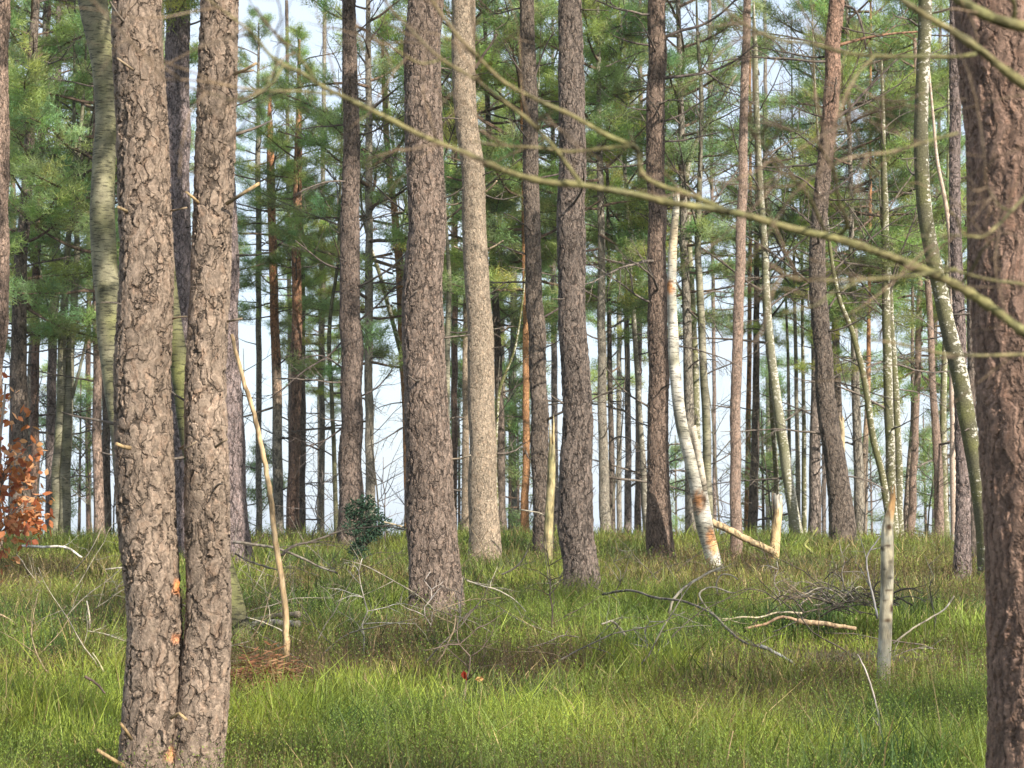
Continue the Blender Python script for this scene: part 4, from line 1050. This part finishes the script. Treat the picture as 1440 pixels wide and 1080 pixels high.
sapling('wiry sapling against the sky right of the slim pinkish pine', 1012, 770, 110, 5, (.15, .13, .12), D=34, n=8, wide=.7, r=.01)
sapling('grey bare sapling behind the right of the brush pile', 1180, 845, 80, 8, (.27, .23, .19), n=7, wide=1.0)
sapling('spindly grey sapling above the left of the brush pile', 1100, 850, 60, -8, (.33, .28, .23), n=6, wide=1.0)
sapling('small dark twiggy seedling by the right edge trunk', 1318, 870, 90, -14, (.16, .14, .10), n=4)
sapling('pale fallen seedling top on the grass right of the dead saplings', 905, 905, 40, 12, (.4, .35, .3), n=6, wide=1.2)

for k in range(72):
    px = random.choice([random.uniform(440, 980), random.uniform(440, 980), random.uniform(980, 1330), random.uniform(20, 160), random.uniform(330, 480)]); py = random.uniform(785, 935)
    D = base_D(py); b = P(px, py, D); g = gz(b[0], D) + .1
    mb = MB(); a = random.uniform(-1, 1)
    twig_tree(mb, (0, 0, 0), (math.copysign(math.cos(a), random.random() - .5), random.uniform(-.4, .4), random.uniform(.15, 1.0)), random.uniform(.4, 1.2), random.uniform(.005, .009), 2, random.choice([GREYT, PALET, PALET, TANT, DARKT]), 5, 0, 4, -.02, .14, .8, .5)
    o = mb.build('dead_twig', WOOD); o.location = (b[0], D, g)
    tag(o, 'forked thin dead twig sticking out of the mid-ground grass', 'twig', 'dead twigs scattered over the mid-ground grass')
for k in range(26):
    px = k * 57 + random.uniform(-20, 20); D = random.uniform(37, 47); b = P(px, 748, D); g = gz(b[0], D)
    H = random.uniform(2.2, 4.5); mb = MB(); tt = random.choice([(.14, .12, .10), (.18, .155, .11), (.12, .105, .075)])
    pts = curve_pts((0, 0, -.1), (random.uniform(-.12, .12), 0, 1), H, 9, .02, .035)
    mb.tube(pts, np.linspace(.022, .006, 10), 6, tt)
    for q in range(11):
        i = random.randrange(2, 9); az = random.uniform(0, 6.283)
        twig_tree(mb, pts[i], (math.cos(az), math.sin(az) * .6, random.uniform(.4, 1.1)), random.uniform(.6, 1.5), .009, 1, tt, 4, 0, 6, .01, .1, .7, .5)
    o = mb.build('bare_sapling', WOOD); o.location = (b[0], D, g)
    tag(o, 'wiry leafless sapling standing along the ridge against the sky', 'sapling', 'wiry bare saplings along the ridge')
YC = [pine_crown(301, 2.6, .9, 16, (.052, .10, .055), 18, 1.3), pine_crown(302, 3.4, 1.0, 20, (.05, .095, .058), 18, 1.2)]
for k, (px, py, D) in enumerate(((365, 715, 50), (645, 640, 52), (716, 600, 48), (728, 700, 46), (1072, 690, 47), (1330, 640, 44), (1300, 690, 50), (70, 690, 48), (112, 640, 50), (1225, 720, 56), (950, 700, 60), (1085, 640, 52))):
    b = P(px, py, D); g = gz(b[0], D)
    root = thing('young_pine', (b[0], D, g), 'young green pine with low airy foliage beyond the ridge', 'pine tree', 'young pines beyond the ridge')
    mb = MB(); hh = b[2] - g
    mb.tube([(0, 0, -.1), (0.02, 0, hh * .5), (0, 0, hh + 1.9)], [.05, .04, .015], 8, (.2, .15, .12)); mb.build('trunk', BARK_FAR, root)
    o = link('crown', YC[k % 2], root); o.location = (0, 0, max(.2, hh - 1.2)); o.rotation_euler = (0, 0, k * 1.3)

def bracken():
    D = base_D(948); b = P(362, 948, D); g = gz(b[0], D)
    mb = MB()
    for k in range(40):
        ox, oy = random.gauss(0, .17), random.gauss(0, .2)
        p0 = np.array([ox, oy, gz(b[0] + ox, D + oy) - g])
        az = random.uniform(0, 6.283); L = random.uniform(.22, .42)
        pts = curve_pts(p0, (math.cos(az) * .6, math.sin(az) * .6, 1.3), L, 6, -.10, .1)
        c = np.array(random.choice([(.16, .07, .035), (.21, .10, .05), (.12, .055, .03), (.26, .15, .08)]))
        mb.tube(pts, np.linspace(.003, .001, 7), 4, c)
        for i in range(2, 7):
            for sgn in (-1, 1):
                tg = pts[i] - pts[i - 1]; sd = np.cross(tg, (0, 0, 1)) * sgn; sd /= np.linalg.norm(sd) + 1e-9
                for q in range(2):
                    leaf_quad(mb, pts[i] - tg * .5 * q, sd + tg * 4 + np.array([0, 0, random.uniform(-.6, .2)]), random.uniform(.05, .10), .014, c * random.uniform(.7, 1.3))
    o = mb.build('dead_bracken', LEAF, smooth=False); o.location = (b[0], D, g)
    tag(o, 'low clump of red brown dead bracken at the foot of the debarked sapling', 'bracken')

# red leaf caught on the sapling
def leaf_quad(mb, p, d, L, w, tint):
    d = np.array(d, float); d /= np.linalg.norm(d)
    s = np.cross(d, rng.normal(size=3)); s /= np.linalg.norm(s); nrm = np.cross(d, s)
    V = [p, p + d * L * .35 + s * w * .5 + nrm * L * .05, p + d * L * .7 + s * w * .38, p + d * L, p + d * L * .7 - s * w * .38, p + d * L * .35 - s * w * .5 + nrm * L * .05]
    mb.add(np.array(V), [[0, 1, 2, 5], [5, 2, 3, 4]], None, tint)
for (px, py, c, lab) in ((652, 943, (.30, .035, .02), 'scarlet dead leaf hanging at the foot of the forked sapling'), (668, 956, (.55, .30, .13), 'curled tan leaf lying right of the scarlet leaf')):
    mb = MB(); D = 13.2
    leaf_quad(mb, np.zeros(3), (.3, .1, -1) if py < 950 else (1, 0, .4), .075, .05, c)
    leaf_quad(mb, np.zeros(3), (.1, .1, -1) if py < 950 else (1, .3, .1), .06, .04, np.array(c) * .8)
    o = mb.build('dead_leaf', LEAF); o.location = P(px, py, D); tag(o, lab, 'leaf')

bracken()
# ------------------------------------------------------------------ beech sapling with dry orange leaves, holly bush
def beech():
    D = 13.0
    b = P(-14, 900, D); g = gz(b[0], D); loc = np.array([b[0], D, g])
    root = thing('beech_sapling', loc, 'beech sapling holding dry orange leaves at the left edge', 'sapling')
    mb = MB(); lf = MB()
    stem = np.array([P(a, c, D) - loc for a, c in ((-14, 960), (-14, 860), (-12, 760), (-6, 680), (2, 600), (8, 540))])
    mb.tube(stem, np.linspace(.016, .006, len(stem)), 8, (.28, .23, .18))
    ends = [(62, 700), (50, 640), (60, 735), (30, 600), (45, 665), (20, 560), (68, 722), (40, 690), (55, 745), (26, 725), (35, 740), (24, 640), (50, 712), (-40, 690), (-30, 620), (-45, 720), (18, 787), (8, 700), (0, 650), (30, 675), (15, 735)]
    for k, (ex, ey) in enumerate(ends):
        e = P(ex - 9, ey - 4, D + random.uniform(-.35, .35)) - loc
        sidx = 2 + (k % 3)
        s0 = stem[sidx] if e[2] > stem[sidx][2] - .15 else stem[2]
        md = (s0 + e) / 2 + np.array([0, 0, .05])
        br = np.array([s0, s0 * .6 + md * .4, md, md * .4 + e * .6, e])
        mb.tube(br, np.linspace(.006, .002, 5), 5, (.24, .17, .13))
        for q in range(27):
            t = random.uniform(.62, 1.03)
            p = s0 * (1 - t) + e * t + rng.normal(size=3) * np.array([.055, .07, .05])
            d = rng.normal(size=3) + np.array([.3, 0, -.5])
            c = np.array(random.choice([(.35, .125, .05), (.46, .20, .085), (.26, .075, .035), (.52, .28, .14), (.39, .145, .06)])) * random.uniform(.8, 1.2)
            leaf_quad(lf, p, d, random.uniform(.045, .075), random.uniform(.028, .042), c)
    mb.build('stem', WOOD, root); lf.build('foliage', LEAF, root, smooth=False)
beech()

def holly():
    D = 27.5
    b = P(502, 780, D); g = gz(b[0], D); loc = np.array([b[0], D, g])
    root = thing('holly_bush', loc, 'small dark green holly bush left of the stout centre pine', 'bush')
    mb = MB(); lf = MB()
    blobs = [(500, 715, 17), (520, 722, 20), (498, 740, 18), (530, 738, 18), (512, 752, 17), (504, 768, 12), (543, 736, 10), (492, 722, 12), (515, 705, 12), (524, 750, 14), (500, 774, 13), (512, 776, 9)]
    b0 = P(502, 782, D) - loc
    for (cx, cy, r) in blobs:
        c = P(cx, cy, D) - loc; r = r * .82 * mpp(D)
        mb.tube([np.array([b0[0], 0, 0]), np.array([b0[0], 0, .25]), (c + b0) / 2, c], [.02, .016, .01, .006], 6, (.14, .12, .08))
        n = int(520 * (r / .18) ** 2)
        v = rng.normal(size=(n, 3)); v /= np.linalg.norm(v, axis=1)[:, None]
        rad = r * (.25 + .7 * rng.random(n) ** .7 + .55 * np.clip(vnoise(v * 3.1 + cx) - .5, 0, 1) * 2)
        pos = c + v * rad[:, None] * np.array([1, 1, .95])
        for p, d in zip(pos, v):
            leaf_quad(lf, p, d + rng.normal(size=3) * .7, random.uniform(.03, .06), random.uniform(.014, .026), np.array((.025, .055, .03)) * random.uniform(.5, 1.7))
    mb.build('stem', WOOD, root); lf.build('foliage', HOLLY, root, smooth=False)
holly()

# ------------------------------------------------------------------ bare tree at the right whose limbs reach across the view
def bare_tree():
    D = 3.2
    bx = 1.62; g = gz(bx, D); loc = np.array([bx, D, g])
    root = thing('bare_tree', loc, 'bare mossy tree reaching its twiggy green branches in from the right', 'tree')
    mossc = np.array((.185, .172, .07)); brown = np.array((.24, .165, .11))
    mb = MB()
    mb.tube([(0, 0, -.2), (0, 0, .5), (.02, 0, 1.2), (.03, .02, 2.2), (.0, .03, 3.2), (-.03, 0, 4.4), (0, .02, 5.6)], [.085, .07, .06, .055, .045, .03, .012], 14, (.24, .22, .11))
    mb.build('trunk', MOSSY, root)
    def limb(pp, w0, w1, D0=3.2, D1=None, name='branch', tipbrown=.5, from_trunk=None, parent=root, twigs=0, sides=9, tl=.16):
        D1 = D0 if D1 is None else D1; n = len(pp)
        W = np.array([P(a, b, D0 + (D1 - D0) * i / (n - 1)) - loc for i, (a, b) in enumerate(pp)])
        wr = np.interp(np.linspace(0, 1, n), [0, 1], [w0, w1]) * .43 * mpp(D0)
        W[1:-1] += rng.normal(size=(n - 2, 3)) * .0014
        if from_trunk is not None:
            W = np.vstack([[0.02, 0, from_trunk], W]); wr = np.insert(wr, 0, wr[0] * 1.7)
        s = np.concatenate([[0], np.cumsum(np.linalg.norm(np.diff(W, axis=0), axis=1))])
        ss = np.linspace(0, s[-1], 6 * len(W))
        W2 = np.stack([interp(ss, s, W[:, i]) for i in range(3)], 1)
        r2 = np.interp(ss, s, wr)
        r2 = r2 * (.9 + .45 * rng.random(len(r2)) ** 5)
        t = ss / s[-1]
        f = np.clip(t * tipbrown * 1.3 + (rng.random(len(t)) - .5) * .25, 0, 1)
        T = mossc * (1 - f[:, None]) + brown * f[:, None]
        b = MB(); b.tube(W2, r2, sides, T)
        for k in range(int(twigs * 1.1)):
            i = int(len(W2) * random.uniform(.25, .98)); i = min(i, len(W2) - 2)
            tg = W2[i + 1] - W2[i]; tg /= np.linalg.norm(tg)
            sd = rng.normal(size=3); sd -= tg * sd.dot(tg); sd /= np.linalg.norm(sd)
            twig_tree(b, W2[i], tg * .7 + sd * .7, tl * random.uniform(.5, 1.7), .0015, 1, brown * .9 + mossc * .1, 4, 0, 2, 0, .16)
        return b.build(name, MOSSY, parent)
    main = [(1640, 585), (1560, 535), (1500, 500), (1440, 470), (1400, 438), (1350, 402), (1290, 375), (1230, 352), (1170, 336), (1100, 318), (1040, 301), (990, 290), (950, 287), (900, 277), (860, 267), (815, 259), (770, 254), (720, 245), (650, 216), (590, 190), (540, 163), (490, 138), (450, 120), (420, 100)]
    limb(main, 17, 7, 3.2, 3.0, from_trunk=1.45, tipbrown=.15, twigs=5)
    limb([(420, 100), (390, 87), (350, 43), (333, 27), (287, -4), (250, -30)], 6.5, 3.5, 3.0, 2.9, tipbrown=.5, twigs=3)
    limb([(468, 133), (420, 129), (380, 127), (330, 121), (275, 116), (215, 112)], 5, 3, 3.0, 2.8, tipbrown=.9, twigs=5)
    limb([(398, 92), (380, 118), (340, 140), (300, 134), (262, 122)], 4, 3, 2.95, 2.7, tipbrown=.8, twigs=4)
    limb([(447, 118), (425, 84), (400, 60), (378, 38), (360, 10)], 4.5, 3, 3.0, 2.85, tipbrown=.6, twigs=3)
    limb([(1027, 300), (1003, 290), (960, 271), (925, 258), (903, 246), (899, 226), (895, 212), (884, 203)], 10, 8.5, 3.15, 3.1, tipbrown=.25, twigs=2, tl=.1)
    limb([(884, 202), (858, 192), (800, 162), (765, 145), (707, 112), (677, 86), (640, 48), (607, 0), (590, -30)], 8, 5, 3.1, 2.9, tipbrown=.55, twigs=5)
    limb([(888, 205), (850, 209), (800, 210), (760, 206), (700, 205), (665, 198)], 6.5, 3.5, 3.1, 3.0, tipbrown=.5, twigs=3)
    limb([(764, 205), (756, 180), (758, 165), (776, 158)], 3.5, 2, 3.05, 2.95, tipbrown=.5, twigs=2)
    limb([(817, 258), (773, 197), (740, 165), (707, 141), (667, 110), (620, 83), (580, 43), (545, 4), (530, -25)], 7, 4, 3.05, 2.9, tipbrown=.6, twigs=4)
    limb([(622, 84), (590, 90), (560, 72), (520, 52), (500, 30)], 4, 2.5, 3.0, 2.75, tipbrown=.9, twigs=4)
    limb([(676, 116), (676, 80), (668, 40), (664, 0)], 4, 3, 3.0, 2.7, tipbrown=.8, twigs=3)
    limb([(1640, 230), (1540, 170), (1440, 117), (1405, 92), (1370, 63), (1337, 43), (1293, 17), (1263, -2), (1230, -25)], 17, 9, 3.1, 3.0, from_trunk=2.35, tipbrown=.2, twigs=4)
    limb([(1372, 76), (1345, 77), (1310, 78), (1240, 78), (1180, 72), (1145, 62), (1095, 57), (1060, 45), (1035, 28), (1005, -4)], 7.5, 4, 3.05, 2.9, tipbrown=.35, twigs=6)
    limb([(1640, 70), (1540, 60), (1440, 38), (1403, 27), (1377, 16), (1345, -4), (1320, -30)], 24, 15, 3.1, 3.05, from_trunk=2.6, tipbrown=.05, twigs=2)
    limb([(1424, 34), (1426, 10), (1420, -10)], 8, 6, 3.1, 3.05, tipbrown=.1)
    limb([(1172, 336), (1190, 323), (1188, 300), (1183, 283), (1172, 245), (1160, 218), (1150, 195), (1156, 165)], 7, 3, 3.2, 2.8, tipbrown=.6, twigs=6)
    limb([(1164, 334), (1150, 305), (1140, 283), (1120, 253), (1090, 220), (1064, 188), (1050, 160)], 6, 3, 3.2, 2.6, tipbrown=.9, twigs=6)
    limb([(1120, 254), (1092, 240), (1072, 200), (1078, 170)], 4, 2.5, 2.9, 2.6, tipbrown=1.0, twigs=4)
    limb([(1600, 500), (1500, 500), (1440, 498), (1380, 499), (1327, 497), (1280, 487), (1255, 480), (1225, 478)], 7, 3, 3.2, 2.8, tipbrown=.5, twigs=4)
    limb([(1600, 440), (1500, 420), (1440, 403), (1395, 394), (1350, 382), (1303, 367)], 7, 4, 3.2, 3.0, tipbrown=.3, twigs=2)
    limb([(1345, 378), (1300, 386), (1260, 390), (1200, 394), (1160, 395), (1120, 392), (1098, 384), (1082, 372)], 6, 4, 2.8, 2.4, tipbrown=.7, twigs=4)
    limb([(1210, 396), (1193, 403), (1170, 416), (1147, 428), (1100, 440)], 4.5, 2.5, 2.7, 2.4, tipbrown=.3, twigs=2)
    limb([(1352, 398), (1366, 380), (1384, 352), (1398, 336)], 6, 3, 3.2, 3.1, tipbrown=.4, twigs=3)
    limb([(1600, 200), (1500, 240), (1440, 277), (1423, 297), (1400, 318), (1377, 333), (1350, 324), (1345, 305), (1330, 294)], 7, 3, 3.1, 2.9, tipbrown=.3, twigs=5)
    limb([(1423, 297), (1405, 290), (1390, 265), (1384, 240)], 4, 2.5, 3.0, 2.85, tipbrown=.7, twigs=4)
    limb([(1377, 333), (1340, 330), (1300, 332), (1272, 332)], 4, 2, 3.0, 2.7, tipbrown=.6, twigs=3)
    limb([(1347, 187), (1300, 200), (1250, 214), (1200, 222), (1160, 236)], 5, 3, 2.9, 2.5, tipbrown=.8, twigs=6)
    limb([(1230, 78), (1200, 110), (1180, 160), (1200, 200)], 4, 2.5, 2.9, 2.6, tipbrown=.8, twigs=4)
bare_tree()

# ------------------------------------------------------------------ shade trees standing outside the frame
for (x, y, hb, ci, sc) in ((11.5, 7.5, 8.5, 4, 1.0), (10.2, 3.2, 8.5, 0, .85)):
    g = gz(x, y)
    root = thing('pine_tree', (x, y, g), 'pine standing outside the frame that shades the clearing', 'pine tree', 'pines outside the frame')
    mb = MB(); mb.tube([(0, 0, -.2), (0, 0, 4), (.1, 0, 9), (.1, 0, hb + 7)], [.2, .17, .13, .04], 16, TINT['pine']); mb.build('trunk', BARK_FAR, root)
    o = link('crown', PC[ci], root); o.location = (0.1, 0, hb - g); o.scale = (sc,) * 3

# ------------------------------------------------------------------ light, sky, camera
SUN_AZ, SUN_EL = math.radians(140), math.radians(33)      # clockwise from +y
sd = Vector((math.sin(SUN_AZ) * math.cos(SUN_EL), math.cos(SUN_AZ) * math.cos(SUN_EL), math.sin(SUN_EL)))
L = bpy.data.lights.new('sun', 'SUN'); L.energy = 5.0; L.angle = math.radians(.53); L.color = (1.0, .93, .82)
lo = bpy.data.objects.new('sun', L); COL.objects.link(lo); lo.rotation_euler = (-sd).to_track_quat('-Z', 'Y').to_euler(); lo.location = (12, -12, 18)

w = bpy.data.worlds.new('World'); scene.world = w; w.use_nodes = True
nt = w.node_tree; nt.nodes.clear()
sky = nt.nodes.new('ShaderNodeTexSky'); sky.sky_type = 'NISHITA'; sky.sun_disc = False
sky.sun_elevation = SUN_EL; sky.sun_rotation = SUN_AZ; sky.air_density = 1.0; sky.dust_density = 2.0; sky.ozone_density = 1.0
bg = nt.nodes.new('ShaderNodeBackground'); bg.inputs[1].default_value = .13
# thin bright cloud veil over the blue
tc = nt.nodes.new('ShaderNodeTexCoord'); mp = nt.nodes.new('ShaderNodeMapping'); mp.inputs['Scale'].default_value = (1, 1, 2.6)
nz = nt.nodes.new('ShaderNodeTexNoise'); nz.inputs['Scale'].default_value = 3.2; nz.inputs['Detail'].default_value = 6
mr = nt.nodes.new('ShaderNodeMapRange'); mr.inputs[1].default_value = .35; mr.inputs[2].default_value = .7; mr.inputs[3].default_value = .55; mr.inputs[4].default_value = .98
mx = nt.nodes.new('ShaderNodeMix'); mx.data_type = 'RGBA'; mx.inputs[7].default_value = (3.95, 4.5, 5.25, 1)
out = nt.nodes.new('ShaderNodeOutputWorld')
for a, b in ((tc.outputs['Generated'], mp.inputs[0]), (mp.outputs[0], nz.inputs['Vector']), (nz.outputs['Fac'], mr.inputs[0]), (mr.outputs[0], mx.inputs[0]), (sky.outputs[0], mx.inputs[6]), (mx.outputs[2], bg.inputs[0]), (bg.outputs[0], out.inputs[0])):
    nt.links.new(a, b)

cd = bpy.data.cameras.new('camera'); cam = bpy.data.objects.new('camera', cd); COL.objects.link(cam)
cd.sensor_width = 36; cd.lens = 70; cd.clip_end = 2000; cd.clip_start = .05
cam.location = CAM; cam.rotation_euler = (math.pi / 2 + PITCH, 0, 0)
cd.dof.use_dof = True; cd.dof.focus_distance = 16.0; cd.dof.aperture_fstop = 8.5
scene.camera = cam
scene.view_settings.view_transform = 'Standard'; scene.view_settings.look = 'None'; scene.view_settings.exposure = .95; scene.view_settings.gamma = 1
cy = scene.cycles
cy.max_bounces = 6; cy.diffuse_bounces = 3; cy.glossy_bounces = 2; cy.transmission_bounces = 3; cy.transparent_max_bounces = 6
cy.use_denoising = True
cy.caustics_reflective = False; cy.caustics_refractive = False

# ------------------------------------------------------------------ thin winter haze between the trees
hz = MB()
x0, x1, y0, y1, z0, z1 = -145, 145, -32, 195, -9, 27
HV = np.array([(x, y, z) for z in (z0, z1) for y in (y0, y1) for x in (x0, x1)], float)
hz.add(HV, [[0, 2, 3, 1], [4, 5, 7, 6], [0, 1, 5, 4], [2, 6, 7, 3], [0, 4, 6, 2], [1, 3, 7, 5]])
hm = bpy.data.materials.new('haze'); hm.use_nodes = True; ht = hm.node_tree; ht.nodes.clear()
pv = ht.nodes.new('ShaderNodeVolumePrincipled'); pv.inputs['Color'].default_value = (.93, .96, 1, 1); pv.inputs['Density'].default_value = .0004; pv.inputs['Anisotropy'].default_value = .2
ho = ht.nodes.new('ShaderNodeOutputMaterial'); ht.links.new(pv.outputs[0], ho.inputs['Volume'])
hob = hz.build('haze', hm, smooth=False); tag(hob, 'thin pale winter haze hanging between the trees', 'haze'); hob['kind'] = 'stuff'
